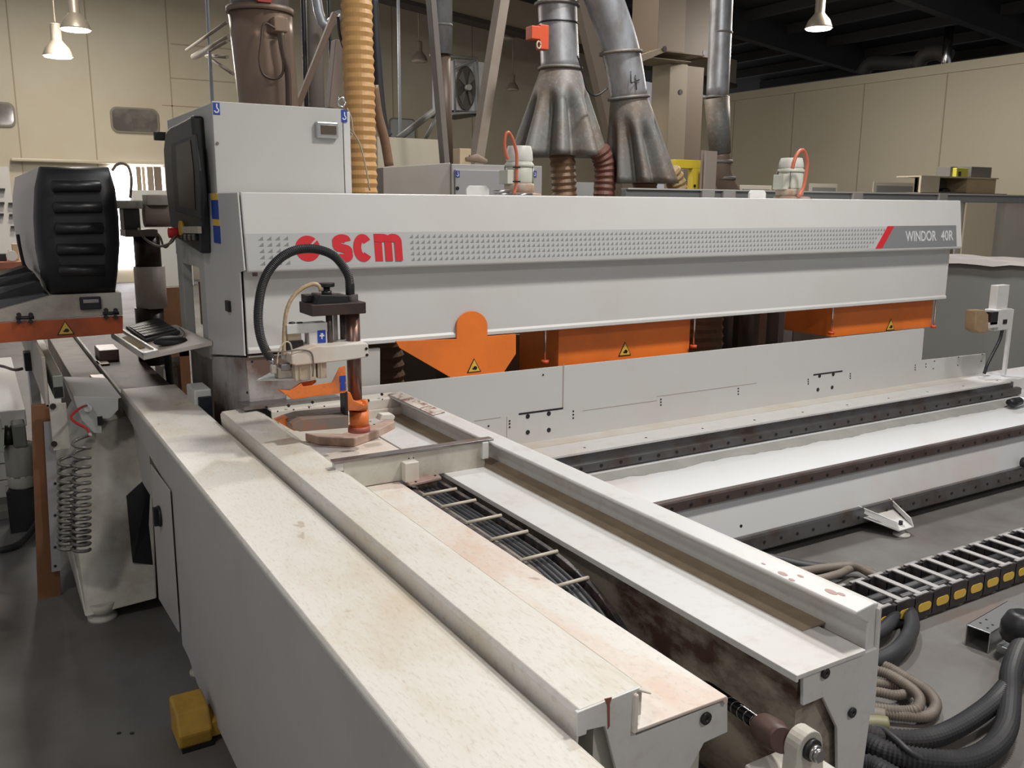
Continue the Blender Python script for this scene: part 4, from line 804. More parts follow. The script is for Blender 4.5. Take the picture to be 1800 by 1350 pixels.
# ================================================================== LEFT FOREGROUND BITS
t = thing('fence_rail', 'aluminium fence rail with a green dusted top running back under the orange skirt', 'rail', (.2, 4.8, .8))
yr = 4.0
a = P(92,661,y=yr); c = P(114,700,y=yr); b = B(); prism(b, [(a.x,a.z),(c.x,a.z),(c.x,c.z),(a.x,c.z),(a.x,a.z-.02)], 'y', yr, 5.4); obj('extrusion', b, mat('greyed_aluminium', (.33,.34,.32), .4, .5, dirt=(.2,.26,.14), amt=.5, scale=6), t, bev=.003)
b = B(); pbox(b, 94, 681, 112, 698, yr-.003, .004); obj('end_opening', b, black, t)
t = thing('guide_fence', 'long cream fence beam leftmost of the rails, with a black clip on its side', 'fence', (.1, 5, .8))
b = B(); a = P(73,640,y=yr+.02); c = P(88,716,y=yr+.02); box(b, a.x, c.x, yr+.02, 6.2, c.z, a.z+.03); obj('beam', b, mat('cream_fence', (.42,.39,.34), .5, dirt=(.3,.24,.18), amt=.6, scale=5), t, bev=.004)
b = B(); q = P(50,632,y=5.0); box(b, q.x-.02, q.x+.02, 4.95, 5.05, q.z-.05, q.z+.04); obj('clip', b, black, t, bev=.003)
b = B(); box(b, a.x-.0, c.x+.03, 5.4, 5.6, 0, c.z); obj('support', b, paint_side, t)
b = B(); pbox(b, 86, 711, 124, 789, 3.96, .012); t = obj('mounting_plate', b, paint_olive, None, bev=.002); tag(t, 'cream mounting plate with two dark bolts at the end of the fence rail', 'plate')
bolts(t, [P(93,714,y=3.958), P(95,780,y=3.958)], .012, m=mat('bolt_brown', (.05,.04,.035), .4, .5), d=(0,-.008,0))
def leanboard(name, top, bot, w0, w1, y, m, label, cat, depth_=.02):
    a, b2 = P(*top, y=y), P(*bot, y=y); wa, wb_ = rp(w0, a), rp(w1, b2)
    b = B(); prism(b, [(a.x,a.z),(a.x+wa,a.z),(b2.x+wb_,b2.z),(b2.x,b2.z)], 'y', y, y+depth_); return tag(obj(name, b, m, None, bev=.001), label, cat)
leanboard('timber_plank', (55,714), (67,1057), 29, 37, 4.02, wood, 'brown timber plank hanging upright left of the coiled air hoses', 'plank', .03)
t = leanboard('aluminium_strip', (77,742), (91,1006), 17, 15, 3.995, mat('grey_strip', (.42,.41,.42), .45, .3), 'grey perforated aluminium strip in front of the brown plank', 'strip', .008)
b = B(); dots(b, [P(97,y_,y=3.993) for y_ in (850,906,962,995)], .006, (0,-.001,0)); obj('hole', b, black, t)
def coil(px, py0, py1, rpx, turns, y, m, label, name='coiled_air_hose', lean=0):
    a = P(px, py0, y=y); c = P(px+lean, py1, y=y); r = rp(rpx, a); pts = []
    n = turns*16
    for i in range(n+1):
        tt = i/n; th = 2*PI*turns*tt; tt2 = tt**.8
        pts.append(a+(c-a)*tt2+Vector((math.cos(th)*r, math.sin(th)*r*.9, 0)))
    b = B(); tube(b, pts, rp(3.1, a), 8); o = obj(name, b, m, None); return tag(o, label, 'air hose', 'coiled air hoses')
cm = mat('smoky_coil', (.12,.115,.105), .3)
coil(117, 800, 965, 13, 14, 3.62, cm, 'left dark coil of the two spiral air hoses hanging beside the grey strip')
t2 = coil(143, 765, 968, 14, 15, 3.60, cm, 'right spiral air hose, the coil with a red lead from the notched end cap')
b = B(); tube(b, spline([P(152,713,y=3.98), P(140,718,y=3.9), P(125,732,y=3.8), P(132,742,y=3.75), P(150,752,y=3.7), P(156,760,y=3.65), P(157,766,y=3.60)], 6), .0055, 8); obj('red_lead', b, mat('red_tube', (.38,.02,.02), .35), t2, label='red end of the hose')
# electric motor at left
t = thing('electric_motor', 'grey finned electric motor standing beyond the brown plank at the left edge', 'motor', (P(34,850,y=5).x, 5, 0))
a = P(34,785,y=5); c = P(34,835,y=5); b = B(); r = rp(24,a); prof = []
z0, z1 = c.z, a.z
lathe(b, (a.x,5,0), [(r*.96,z0),(r,z0+.01),(r,z1),(r*.8,z1+.02)], 32, lambda i,th: 1+.05*(1 if int(th*16/PI)%2 else -1)); obj('finned_body', b, mat('motor_grey', (.26,.26,.23), .55), t)
b = B(); zz = P(34,856,y=5).z; lathe(b, (a.x,5,0), [(r*.86,zz),(r*.98,zz+.01),(r,z0),(r,z0+.005)], 28); obj('fan_cover', b, mat('motor_cover', (.38,.37,.33), .5), t)
b = B(); pbox(b, 20, 748, 49, 786, 4.93, .14); obj('gearbox', b, mat('motor_dark', (.16,.165,.15), .5), t, bev=.01)
b = B(); pbox(b, -10, 735, 8, 795, 4.9, .3); obj('side_panel', b, mat('pale_green', (.45,.5,.42), .5), t, bev=.004)
b = B(); cyl(b, P(8,765,y=5), P(22,765,y=5), .05); obj('shaft_housing', b, dark, t)
b = B(); box(b, a.x-.08, a.x+.08, 4.94, 5.06, 0, zz); obj('stand', b, dark, t)
t = thing('panel_stack', 'low stack of white boards on the bright floor at the far left edge', 'board stack', (-.3, 6.6, 0))
for k in range(5):
    b = B(); box(b, -1.6, .16-.01*(k%2), 5.6+.015*(k%2), 7.6, .10*k, .10*k+.095); obj('board', b, wallin, t, bev=.004)
b = B(); tube(b, spline([P(-20,640,y=5.5), P(5,644,y=5.5), P(25,650,y=5.3), P(40,648,y=5.3)], 6), .008, 8); tag(obj('cable', b, hose_g), 'thin grey cable sagging in front of the white board stack', 'cable')
b = B(); tube(b, spline([P(-30,970,z=.02), P(5,966,z=.02), P(35,955,z=.02), P(62,925,z=.05), P(75,900,z=.1)], 8), .016, 10); tag(obj('floor_cable', b, hose_k), 'dark cable lying on the dark floor left of the brown plank', 'cable')
b = B(); box(b, -.08,.12, 4.4, 4.52, 0, .05); t = obj('floor_block', b, mat('dim_grey', (.2,.19,.17), .6), None, bev=.004); t.location = P(5,908,z=0); tag(t, 'small grey block on the floor at the left edge below the motor', 'block')
# foot pedal
t = thing('foot_pedal', 'dirty yellow metal foot pedal on the floor beside the near beam', 'foot pedal', (.44, 2.62, 0))
a = P(318,1329,z=.01); c = P(384,1312,z=.01)
y0 = 2.60
b = B()
zt0 = P(308,1240,y=2.70).z
prof = [(2.60,.012),(2.59,.06),(2.63,.120),(2.73,.130),(2.73,.012)]
xa_, xb_ = P(312,1300,y=2.62).x, P(372,1300,y=2.62).x
prism(b, prof, 'x', xa_, xb_); obj('housing', b, yellow_d, t, bev=.008)
b = B(); box(b, xb_-.002, xb_+.03, 2.61, 2.72, .02, .07); obj('side_lug', b, yellow_d, t, bev=.003)
b = B(); box(b, xa_-.002+.01, xb_+.002, 2.595, 2.735, 0, .014); obj('rubber_sole', b, black, t)
b = B(); dots(b, [P(209,1289,z=.001), P(232,1289,z=.001)], .007, (0,0,.0015)); struct('trim_3', b, black)

# ================================================================== FLOOR CHAIN WITH YELLOW MARKS
t = thing('floor_cable_chain', 'black cable chain with yellow oval marks and grey crossbars lying on the floor at right', 'cable chain', (3.4, 1.9, 0))
zt = .115
nearA = P(1551,1061,z=zt); nearB = P(1798,990,z=zt); farA = P(1467,1021,z=zt); farB = P(1789,945,z=zt)
yn = (nearA.y+nearB.y)/2; yf = (farA.y+farB.y)/2
pit = (P(1563,1075,y=nearA.y).x-0); pit = abs(P(1605,1060,y=yn).x-P(1577,1068,y=yn).x)*1.0
xs = nearA.x-.30
chm = mat('chain_black', (.022,.02,.022), .42, dirt=(.06,.045,.04), amt=.6, scale=14)
capm = mat('chain_edge_grey', (.30,.29,.29), .5)
n = 22; pit = .118
for i in range(n):
    x = xs+i*pit; yy0 = yn
    for (ys_, sg) in ((yn, -1), (yf, 1)):
        b = B(); prism(b, [(x-.012,.012),(x+pit*.55,.008),(x+pit*.98,.016),(x+pit*.98,zt-.006),(x+pit*.5,zt+.002),(x-.012,zt-.004)], 'y', ys_-.006, ys_+.012+.0015*(i%2)); s = obj('side_link', b, chm, t, bev=.002)
        if sg < 0:
            b = B(); pr_ = rrect(x+pit*.5, zt*.52, pit*.70, .036, .017, 4); prism(b, pr_, 'y', yn-.008, yn-.005); obj('yellow_mark', b, yellow, s)
        b = B(); box(b, x, x+pit*.7, ys_-.004, ys_+.012, zt, zt+.004); obj('edge_cap', b, capm, s)
    b = B(); quadbox(b, [(x+.02, yn, zt+.006),(x+.048, yn, zt+.006),(x+.048, yf, zt+.006),(x+.02, yf, zt+.006)], (0,0,-.007)); obj('crossbar', b, mat('bar_grey', (.42,.41,.41), .45), t, bev=.0015)
    b = B(); box(b, x+.02, x+.05, yn+.01, yf, .01, .018); obj('lower_bar', b, chm, t)
for k in range(3):
    yy = yn+(yf-yn)*(.25+.25*k); b = B(); tube(b, [(xs, yy, .045), (xs+n*pit, yy, .045)], .022, 8); obj('inner_cable', b, [hose_k, dark, hose_k][k], t)
# ================================================================== HOSES ON THE FLOOR AT RIGHT
def fhose(pts, r, m, label, name='floor_hose', z=None, group=None, pitch=None):
    q = [P(p[0], p[1], z=(p[2] if len(p) > 2 else r)) for p in pts]
    b = B()
    if pitch: corr(b, q, r*.96, pitch*.9, .07, 20)
    else: tube(b, spline(q, 8), r, 12)
    return tag(obj(name, b, m), label, 'hose', group)
hk = hose_k
fhose([(1440,1190,.03),(1500,1172,.04),(1545,1160,.04),(1582,1138,.05),(1602,1105,.05),(1596,1075,.05),(1570,1052,.05)], .030, hk, 'thick dark hose looping just below the yellow marked chain', group=None)
fhose([(1470,1140,.04),(1530,1120,.05),(1562,1098,.06),(1575,1070,.06)], .026, hk, 'dark hose crossing inside the loop below the yellow marked chain')
fhose([(1440,1310,.03),(1500,1290,.05),(1560,1298,.05),(1620,1300,.05),(1670,1285,.05),(1720,1255,.06),(1755,1225,.07),(1790,1180,.07),(1830,1120,.06)], .031, hk, 'thick black corrugated hose, upper one curving across the floor at lower right', pitch=.014)
fhose([(1440,1330,.03),(1510,1305,.04),(1560,1322,.04),(1620,1335,.04),(1690,1338,.04),(1740,1318,.05),(1768,1280,.06),(1775,1225,.07),(1778,1180,.09),(1800,1130,.09),(1850,1090,.08)], .034, hk, 'thick black corrugated hose, the S shaped one below its twin at lower right', pitch=.014)
fhose([(1440,1345),(1520,1345),(1560,1362),(1600,1385)], .034, hk, 'black hose leaving the bottom edge of the frame beside the end plate', pitch=.014)
fhose([(1500,1285,.05),(1545,1280,.07),(1575,1300,.08),(1600,1322,.07),(1650,1350,.03),(1700,1380,.02)], .010, hk, 'thin black cable lying over the thick black hoses')
fhose([(1480,1165,.02),(1545,1168,.03),(1590,1190,.03),(1630,1215,.03),(1645,1240,.03),(1630,1258,.03),(1590,1258,.03),(1540,1252,.03),(1470,1245,.03)], .019, hose_g, 'tan corrugated conduit, outermost loop of the coil beside the end plate', group=None, pitch=.010)
fhose([(1480,1180,.05),(1545,1180,.06),(1590,1202,.06),(1615,1225,.06),(1612,1245,.05),(1590,1250,.04),(1560,1248,.04),(1500,1240,.03)], .018, hose_g, 'tan corrugated conduit, middle loop of the coil beside the end plate', pitch=.010)
fhose([(1460,1218,.03),(1530,1215,.04),(1575,1222,.04),(1600,1215,.03),(1570,1205,.03),(1530,1200,.03),(1470,1195,.03)], .017, hose_g, 'tan corrugated conduit, innermost small loop beside the end plate', pitch=.010)
fhose([(1470,1262,.04),(1530,1258,.05),(1555,1262,.05)], .028, hose_g, 'short grey hose stub under the tan coil')
fhose([(1470,1278,.04),(1530,1272,.05),(1560,1274,.05)], .026, mat('olive_hose', (.20,.19,.10), .5), 'short olive hose stub under the tan coil')
for i, (dy, r, m, lb) in enumerate(((0,.022,hose_g,'tan corrugated hose between the two beam ends, uppermost'),(22,.024,hose_g,'tan corrugated hose between the two beam ends, middle'),(40,.022,mat('brown_conduit', (.14,.10,.08), .5),'brown corrugated hose between the two beam ends, lowest'))):
    fhose([(1190,1300+dy,.05),(1270,1286+dy,.06),(1320,1280+dy,.07),(1370,1270+dy,.08),(1440,1235+dy,.08)], r, m, lb, pitch=.011)
fhose([(1190,1260,.25),(1260,1262,.30),(1310,1255,.32),(1360,1235,.3)], .025, hk, 'dark hose passing under the black drive rod')
fhose([(1330,985,.03),(1400,1003,.04),(1450,998,.04),(1500,995,.05),(1530,1008,.05),(1560,1020,.04)], .019, hose_g, 'brown hose arching on the floor behind the white flange')
fhose([(1340,1000,.03),(1420,1018,.03),(1470,1010,.04),(1500,998,.04),(1525,1002,.05),(1545,1018,.04)], .018, hose_g, 'brown hose crossing its neighbour behind the white flange')
fhose([(1300,965,.04),(1370,985,.04),(1430,996,.03),(1480,1000,.02)], .022, hk, 'dark hose on the floor below the lowest rail')
# bracket at right
t = thing('channel_bracket', 'drilled aluminium channel bracket on the floor at the right edge', 'bracket', P(1760,1140,z=0))
q = P(1737,1150,z=.0); b = B()
u = Vector((1,.12,0)).normalized()*.34; v = Vector((-.12,1,0)).normalized()*.09; o_ = q+Vector((0,0,0)); h = Vector((0,0,.085))
quadbox(b, [o_+h, o_+u+h, o_+u+v+h, o_+v+h], (0,0,-.004)); quadbox(b, [o_+h, o_+u+h, o_+u, o_], v.normalized()*.004); quadbox(b, [o_+v+h, o_+v+u+h, o_+u+v, o_+v], v.normalized()*-.004); obj('channel', b, alu, t, bev=.0008)
b = B(); dots(b, [o_+h+u*.1+v*.3, o_+h+u*.22+v*.3, o_+h+u*.16+v*.7, o_+h+u*.3+v*.7], .005, (0,0,.001)); obj('hole', b, black, t)
b = B(); o2 = o_+u*.12-v*.55; quadbox(b, [o2+Vector((0,0,.03)), o2+u*.9+Vector((0,0,.03)), o2+u*.9+v*.45+Vector((0,0,.03)), o2+v*.45+Vector((0,0,.03))], (0,0,-.03)); obj('foot_strip', b, alu, t, bev=.001)
c = P(1795,1100,z=.14); b = B(); lathe(b, c-Vector((0,0,.055)), [(.06,0),(.07,.02),(.068,.06),(.05,.10),(.03,.11)], 20); obj('black_plug', b, black, t, label='black round plug on the channel')

# ================================================================== THINGS ON AND BEHIND THE HOOD
def motor(px, label, s=1.0, y=3.66, yo=0):
    base = P(px, 350+yo, y=y); t = thing('spindle_drive', label, 'motor', (base.x, y, 1.686), 'drive motors on the hood')
    u = rp(1, base)*s; x = base.x; zb = 1.66+ (.026)
    def Z(py): return P(px, py, y=y).z
    b = B(); lathe(b, (x, y, 0), [(26*u, 1.688),(26*u, Z(338*1)),(27*u, Z(335)),(27*u, Z(331)),(24*u, Z(329))], 24); obj('lower_flange', b, motor_g, t)
    return t, x, u, Z
def motor_full(px, ys, label):
    """ys: pixel rows cap top, cap bottom, body top, body bottom, base"""
    y = 3.66; base = P(px, ys[-1], y=y); x = base.x; u = rp(1, base); Z = lambda py: P(px, py, y=y).z
    s = ys[5]
    t = thing('spindle_drive', label, 'motor', (x, y, 1.686), 'drive motors on the hood')
    b = B(); lathe(b, (x,y,0), [(23*u*s, Z(ys[1])),(25*u*s, Z(ys[1])+.01),(24*u*s, Z(ys[0])-.03*s),(21*u*s, Z(ys[0]))], 28); obj('fan_cap', b, mat('motor_cap', (.58,.58,.54), .45, dirt=(.45,.4,.33), amt=.6, scale=8), t, bev=.002)
    b = B(); lathe(b, (x,y,0), [(23*u*s, Z(ys[3])),(25*u*s, Z(ys[3])+.01),(25*u*s, Z(ys[2])-.005),(23*u*s, Z(ys[2]))], 28); obj('body', b, motor_g, t)
    b = B(); lathe(b, (x,y,0), [(27*u*s, Z(ys[2])-.004),(27*u*s, Z(ys[2])+.006),(23*u*s, Z(ys[1])+.002)], 28); obj('top_flange', b, motor_g, t)
    b = B(); lathe(b, (x,y,0), [(27*u*s, 1.688),(28*u*s, Z(ys[3])-.006),(27*u*s, Z(ys[3])+.004)], 28); obj('base_flange', b, mat('rusty_flange', (.40,.34,.27), .5, dirt=(.35,.12,.07), amt=.8, scale=14), t)
    for a_ in (.6, 2.5, 3.9, 5.5):
        b = B(); cyl(b, (x+26*u*s*math.cos(a_), y+26*u*s*math.sin(a_), Z(ys[3])), (x+26*u*s*math.cos(a_), y+26*u*s*math.sin(a_), Z(ys[2])), .0035, seg=8); obj('tie_bolt', b, steel, t)
    b = B(); box(b, x-34*u*s, x-20*u*s, y-.04, y+.04, Z(ys[3]), Z(ys[2])-.02); obj('terminal_box', b, motor_g, t, bev=.003)
    b = B(); lathe(b, (x,y-.02,0), [(36*u*s, 1.686),(36*u*s, 1.696),(27*u*s, 1.70)], 20); obj('base_plate', b, mat('reddish_base', (.35,.22,.16), .6, dirt=(.4,.36,.3), amt=.7, scale=20), t)
    return t
t = motor_full(915, (257,285,292,324,338,1.0), 'cream drive motor on the hood, the nearer one with an orange cable loop')
b = B(); tube(b, spline([P(*p, y=3.5) for p in ((903,340),(907,328),(908,300),(908,270),(902,247),(895,234),(889,236),(887,252),(889,270),(893,280))], 8), .0075, 10); o = obj('orange_cable', b, redcab, t)
b = B()
for py in (294,319): q = P(908,py,y=3.5); box(b, q.x-.013, q.x+.013, 3.488, 3.512, q.z-.003, q.z+.003)
obj('cable_tie', b, black, t)
t = motor_full(1410, (279,297,302,334,344,.90), 'cream drive motor on the hood, the farther right one with a red cable loop')
b = B(); tube(b, spline([P(*p, y=3.5) for p in ((1404,345),(1412,330),(1417,305),(1419,285),(1415,268),(1409,264),(1402,270),(1396,283),(1393,296))], 8), .010, 10); obj('orange_cable', b, redcab, t)
for i, (x0, y0, x1, y1, lb) in enumerate(((820,326,860,344,'white rounded lug plate on the hood left of the near motor'),(1319,334,1346,352,'white rounded lug plate on the hood left of the far motor'))):
    a = P(x0,y0,y=3.6); c = P(x1,y1,y=3.6); b = B(); z0 = 1.686
    prism(b, [(a.x,z0),(a.x,a.z-.015),(a.x+.015,a.z),(c.x-.015,a.z),(c.x,a.z-.015),(c.x,z0)], 'y', 3.6, 3.615); tag(obj('lug_plate', b, paint_clean, None, bev=.002), lb, 'plate', 'lug plates on the hood')
b = B(); a = P(860,340,y=3.5); 
for (p, q_) in (((868,338),(895,336)),((872,343),(900,341)),((905,344),(935,342))): tube(b, [P(*p,y=3.5), P(*q_,y=3.5)], .008, 8)
tag(obj('pneumatic_fitting', b, steel), 'small steel fittings lying at the foot of the near hood motor', 'fitting')
# enclosures behind
b = B(); ye_ = 5.2
t = thing('grey_enclosure', 'long dull grey enclosure behind the hood right of the amber hose', 'enclosure', (P(730,300,y=5.2).x, 5.4, 0))
b = B(); a = P(673,294,y=5.2); c = P(792,286,y=5.2); prism(b, [(a.x,0),(a.x,a.z),(c.x,c.z),(c.x,0)], 'y', 5.2, 6.0); obj('body', b, mat('enclosure_grey', (.36,.34,.31), .6, dirt=(.30,.26,.22), amt=.6, scale=2), t, bev=.004)
t = thing('background_cabinet', 'grey cabinet with a hook sticker behind the near hood motor', 'cabinet', (P(870,300,y=5.2).x, 5.4, 0))
b = B(); a = P(794,288,y=5.18); c = P(953,292,y=5.18); prism(b, [(a.x,0),(a.x,a.z),(c.x,c.z),(c.x,0)], 'y', 5.18, 5.9); obj('body', b, mat('cab_grey2', (.40,.39,.38), .55), t, bev=.004)
b = B(); a = P(800,298,y=5.165); c = P(935,298,y=5.165); box(b, a.x, c.x, 5.16, 5.18, .2, a.z); obj('door', b, mat('cab_grey3', (.36,.36,.365), .5), t, bev=.003)
hook_sticker(801, 300, 7, 12, 5.158, t); hook_sticker(937, 300, 6, 12, 5.178, t)
b = B(); q = P(804,331,y=5.158); cyl(b, q, q+Vector((0,-.004,0)), .012, seg=10); obj('lock', b, dark, t)
b = B(); a = P(663,240,y=6.6); c = P(781,246,y=6.6); prism(b, [(a.x,0),(a.x,a.z),(c.x,c.z),(c.x,0)], 'y', 6.6, 6.7); tag(obj('cream_partition', b, mat('cream_partition', (.50,.45,.34), .6, dirt=(.42,.34,.24), amt=.5, scale=1.5), None), 'cream partition board behind the long grey enclosure', 'partition')
q = P(816,272,y=5.5); b = B(); a = P(796,262,y=5.5); c = P(816,288,y=5.5); box(b, a.x, c.x, 5.4, 5.5, c.z-.02, a.z); tag(obj('cardboard_box', b, wood_lt, None, bev=.003), 'small tan box on top of the grey cabinets', 'box')
b = B(); tube(b, [P(818,280,y=5.4), P(838,278,y=5.4), P(855,284,y=5.4)], [.012,.03,.015], 10); tube(b, [P(824,275,y=5.4), P(838,280,y=5.4)], .012, 8); tag(obj('rag', b, mat('dusty_rag', (.25,.18,.13), .9)), 'dusty crumpled rag on top of the grey cabinet', 'rag')
# timber braces
def bar(a, c, w, d, m, name, label, cat, ya, yb=None, group=None):
    p = P(*a, y=ya); q = P(*c, y=yb or ya)
    if name == 'timber_brace': u_ = (q-p)/(q.z-p.z); q = p+u_*(0-p.z); p = p+u_*((6.9-.106*p.x)-p.z)
    b = B(); w_ = rp(w, p)/2; dr = (q-p).normalized(); sx = dr.cross(Vector((0,1,0))).normalized()*w_; dy = Vector((0,d,0))
    quadbox(b, [p-sx, p+sx, q+sx, q-sx], dy); return tag(obj(name, b, m, None, bev=.004), label, cat, group)
bar((893,-30),(843,284), 19, .12, wood_gr, 'timber_brace', 'tall grey brown timber brace leaning right of the fan heater', 'timber', 7.0)
bar((768,70),(786,284), 13, .08, mat('dark_timber', (.16,.14,.12), .6), 'timber_brace', 'dark timber brace standing left of the fan heater', 'timber', 5.95)
bar((1022,-20),(1085,250), 26, .12, beamtan, 'timber_brace', 'brown timber leaning between the two funnel ducts', 'timber', 8.2)
# fan heater on the wall
t = thing('fan_heater', 'grey wall mounted unit heater with a round fan grille beside the galvanised pipe', 'fan heater', (P(825,160,y=14).x, 14, P(825,205,y=14).z))
b = B(); pbox(b, 800, 104, 852, 198, 14, .9); obj('housing', b, mat('heater_grey', (.42,.43,.45), .5), t, bev=.02)
a = P(818,155,y=13.98); b = B(); prism(b, [(a.x+rp(19,a)*math.cos(k*PI/16), a.z+rp(37,a)*math.sin(k*PI/16)) for k in range(32)], 'y', 13.95, 14.0); g = obj('fan_grille', b, mat('fan_dark', (.05,.045,.04), .5), t)
b = B()
for k in range(4):
    an = k*PI/2+.5; d1 = Vector((rp(17,a)*math.cos(an),0,rp(33,a)*math.sin(an))); d2 = Vector((rp(17,a)*math.cos(an+.6),0,rp(33,a)*math.sin(an+.6))); quadbox(b, [a+Vector((0,-.04,0)), a+d1+Vector((0,-.04,0)), a+d2+Vector((0,-.02,0))], (0,-.02,0))
obj('fan_blades', b, mat('blade_brown', (.11,.10,.09), .5), g)
b = B(); cyl(b, a+Vector((0,-.05,0)), a+Vector((0,-.15,0)), rp(5,a)); obj('fan_hub', b, mat('hub_grey', (.3,.3,.28), .5), g)
b = B(); pbox(b, 788, 193, 848, 203, 13.9, 1.0); obj('bottom_tray', b, dark, t, bev=.01)
b = B()
for (p, q_) in (((755,97),(840,103)),((795,200),(848,197)),((798,106),(800,197)),((838,104),(842,196)),((798,120),(838,104))): tube(b, [P(*p,y=13.85), P(*q_,y=13.85)], .022, 8)
obj('support_frame', b, mat('frame_steel', (.2,.2,.19), .5), t)
# pipes / ducts
def duct(pts, y, rpx, m, name, label, rings=(), closed=True, rmul=None, seg=24):
    q = [P(*p, y=y) for p in pts]; r = rp(rpx, q[0])
    if pts[0][1] < 0: q[0] = Vector((q[0].x, y, 6.95-.106*q[0].x)); q = [q[0], q[0]*.5+q[1]*.5]+q[1:] if len(pts) > 2 else q
    if 'conduit' in name: q[-1] = Vector((q[-1].x, y, 0))
    q2 = spline(q, 6) if len(q) > 2 else q
    rr = r if rmul is None else [r*(rmul[0]+(rmul[1]-rmul[0])*i/(len(q2)-1)) for i in range(len(q2))]
    t = thing(name, label, 'duct', q[-1]); b = B(); tube(b, q2, rr, seg); obj('pipe', b, m, t)
    for p, k in rings:
        c = P(*p, y=y); d = min(range(len(q2)-1), key=lambda i: (q2[i]-c).length) if len(q2) > 2 else 0
        dr = (q2[d+1]-q2[d]).normalized(); b = B(); cyl(b, c-dr*.012, c+dr*.012, r*k, seg=seg); obj('collar', b, galv_dusty, t)
    return t, r
duct([(775,-30),(776,96)], 8.5, 20, galv, 'galvanised_pipe', 'galvanised pipe hanging above the dark timber brace left of the fan heater', (((775,45),1.06),))
duct([(779,98),(784,288)], 8.5, 13, brown_duct, 'galvanised_pipe', 'dusty lower pipe section beside the dark timber brace')
duct([(700,-20),(703,240)], 12, 3, mat('pipe_blue_grey', (.30,.33,.36), .4, .4), 'conduit_pipe', 'thin conduit right of the amber hose running down the wall')
duct([(366,-10),(371,180)], 10, 3, mat('pipe_blue', (.34,.38,.44), .4, .3), 'conduit_pipe', 'thin blue grey conduit on the wall left of the big brown duct')
duct([(534,-10),(537,188)], 9, 4, dark, 'conduit_pipe', 'thin black pipe between the brown duct and the amber hose')
duct([(578,-10),(583,160)], 9, 3, dark, 'conduit_pipe', 'thinner black pipe just left of the amber hose')
duct([(555,-20),(557,190)], 9, 14, mat('pale_duct', (.42,.38,.33), .45, .2), 'galvanised_pipe', 'pale dusty pipe behind the timber strut left of the amber hose')
duct([(520,-10),(560,20),(600,26)], 8.6, 9, galv, 'galvanised_pipe', 'galvanised elbow pipe at the top between brown duct and amber hose')
bar((591,22),(525,186), 10, .06, mat('brown_strut', (.15,.09,.055), .6), 'timber_strut', 'slanting dark brown strut left of the amber hose', 'timber', 7.5)
bar((597,70),(585,190), 14, .1, mat('brown_strut2', (.20,.15,.12), .6), 'timber_strut', 'dull brown strut squeezed against the amber hose', 'timber', 6.5)
b = B()
for (a, c) in (((328,88),(400,38)),((340,100),(405,65)),((345,102),(400,72)),((362,98),(410,130)),((362,98),(400,100))): tube(b, [P(*a,y=11), P(*c,y=9)], rp(2.6 if a[0] != 340 else 5, P(*a,y=11)), 8)
tag(obj('wall_bracket', b, wood_gr), 'group of brown bracket arms reaching from the wall to the brown duct', 'bracket')
b = B(); tube(b, [P(700,244,y=9), P(762,196,y=9)], .035, 8); tube(b, [P(748,244,y=9), P(770,200,y=9)], .02, 8); tag(obj('slanted_pipe', b, mat('grey_brown_pipe', (.22,.21,.19), .5)), 'slanting grey pipe in front of the pale rounded window', 'pipe')
b = B(); tube(b, spline([P(*p,y=6) for p in ((655,-10),(660,80),(668,180),(675,225),(682,240))],6), .035, 10); tag(obj('black_hose', b, blackr), 'black hose hanging along the right side of the amber hose', 'hose')
b = B(); tube(b, spline([P(*p,y=5.4) for p in ((657,150),(664,200),(676,245),(684,292))],6), .03, 10); tag(obj('brown_hose', b, hose_b), 'brown hose curving down right of the amber hose', 'hose')
b = B(); tube(b, spline([P(*p,y=5.0) for p in ((594,30),(597,60),(604,85))],6), .008, 8); tag(obj('hanging_wire', b, dark), 'thin dark wire beside the top of the amber hose', 'wire')
# big brown duct
t = thing('brown_duct', 'large brown dusted duct with a metal collar and junction box above the control cabinet', 'duct', P(465,200,y=6))
q0, q1, q2 = Vector((P(455,-40,y=6).x,6,6.9)), P(457,20,y=6), P(474,200,y=6)
b = B(); tube(b, [q1, q1+(q2-q1)*.3, q2, q2+(q2-q1)*1.1], [rp(55,q1), rp(54,q1), rp(52,q1), rp(48,q1)], 32); obj('main_pipe', b, mat('glossy_brown_duct', (.26,.18,.13), .3, .45, dirt=(.30,.22,.17), amt=.8, scale=2.5, stretch=(1,1,.4)), t)
b = B(); cyl(b, q0, q1, rp(50,q1), seg=32); obj('upper_pipe', b, galv, t)
b = B(); cyl(b, q1+Vector((0,0,.015)), q1-Vector((0,0,.02)), rp(58,q1), seg=32); obj('collar', b, brown_duct, t)
b = B(); pbox(b, 452, -30, 478, 5, 5.78, .1); obj('red_box', b, mat('red_box', (.4,.03,.02), .5), t)
jy = 5.72
b = B(); pbox(b, 481, 28, 507, 57, jy, .12); j = obj('junction_box', b, mat('brown_box', (.28,.19,.13), .55), t, bev=.008)
b = B(); tube(b, spline([P(*p,y=jy) for p in ((484,50),(464,42),(459,75),(456,105),(462,130),(480,139),(495,132),(498,112),(492,80),(490,58))],6), .008, 8); obj('looped_cable', b, mat('cable_brown', (.10,.065,.045), .5), j)
b = B(); tube(b, spline([P(*p,y=jy) for p in ((494,58),(498,90),(506,130),(508,200))],6), .02, 8); obj('side_tube', b, mat('cable_brown', (.1,.065,.045)), t)
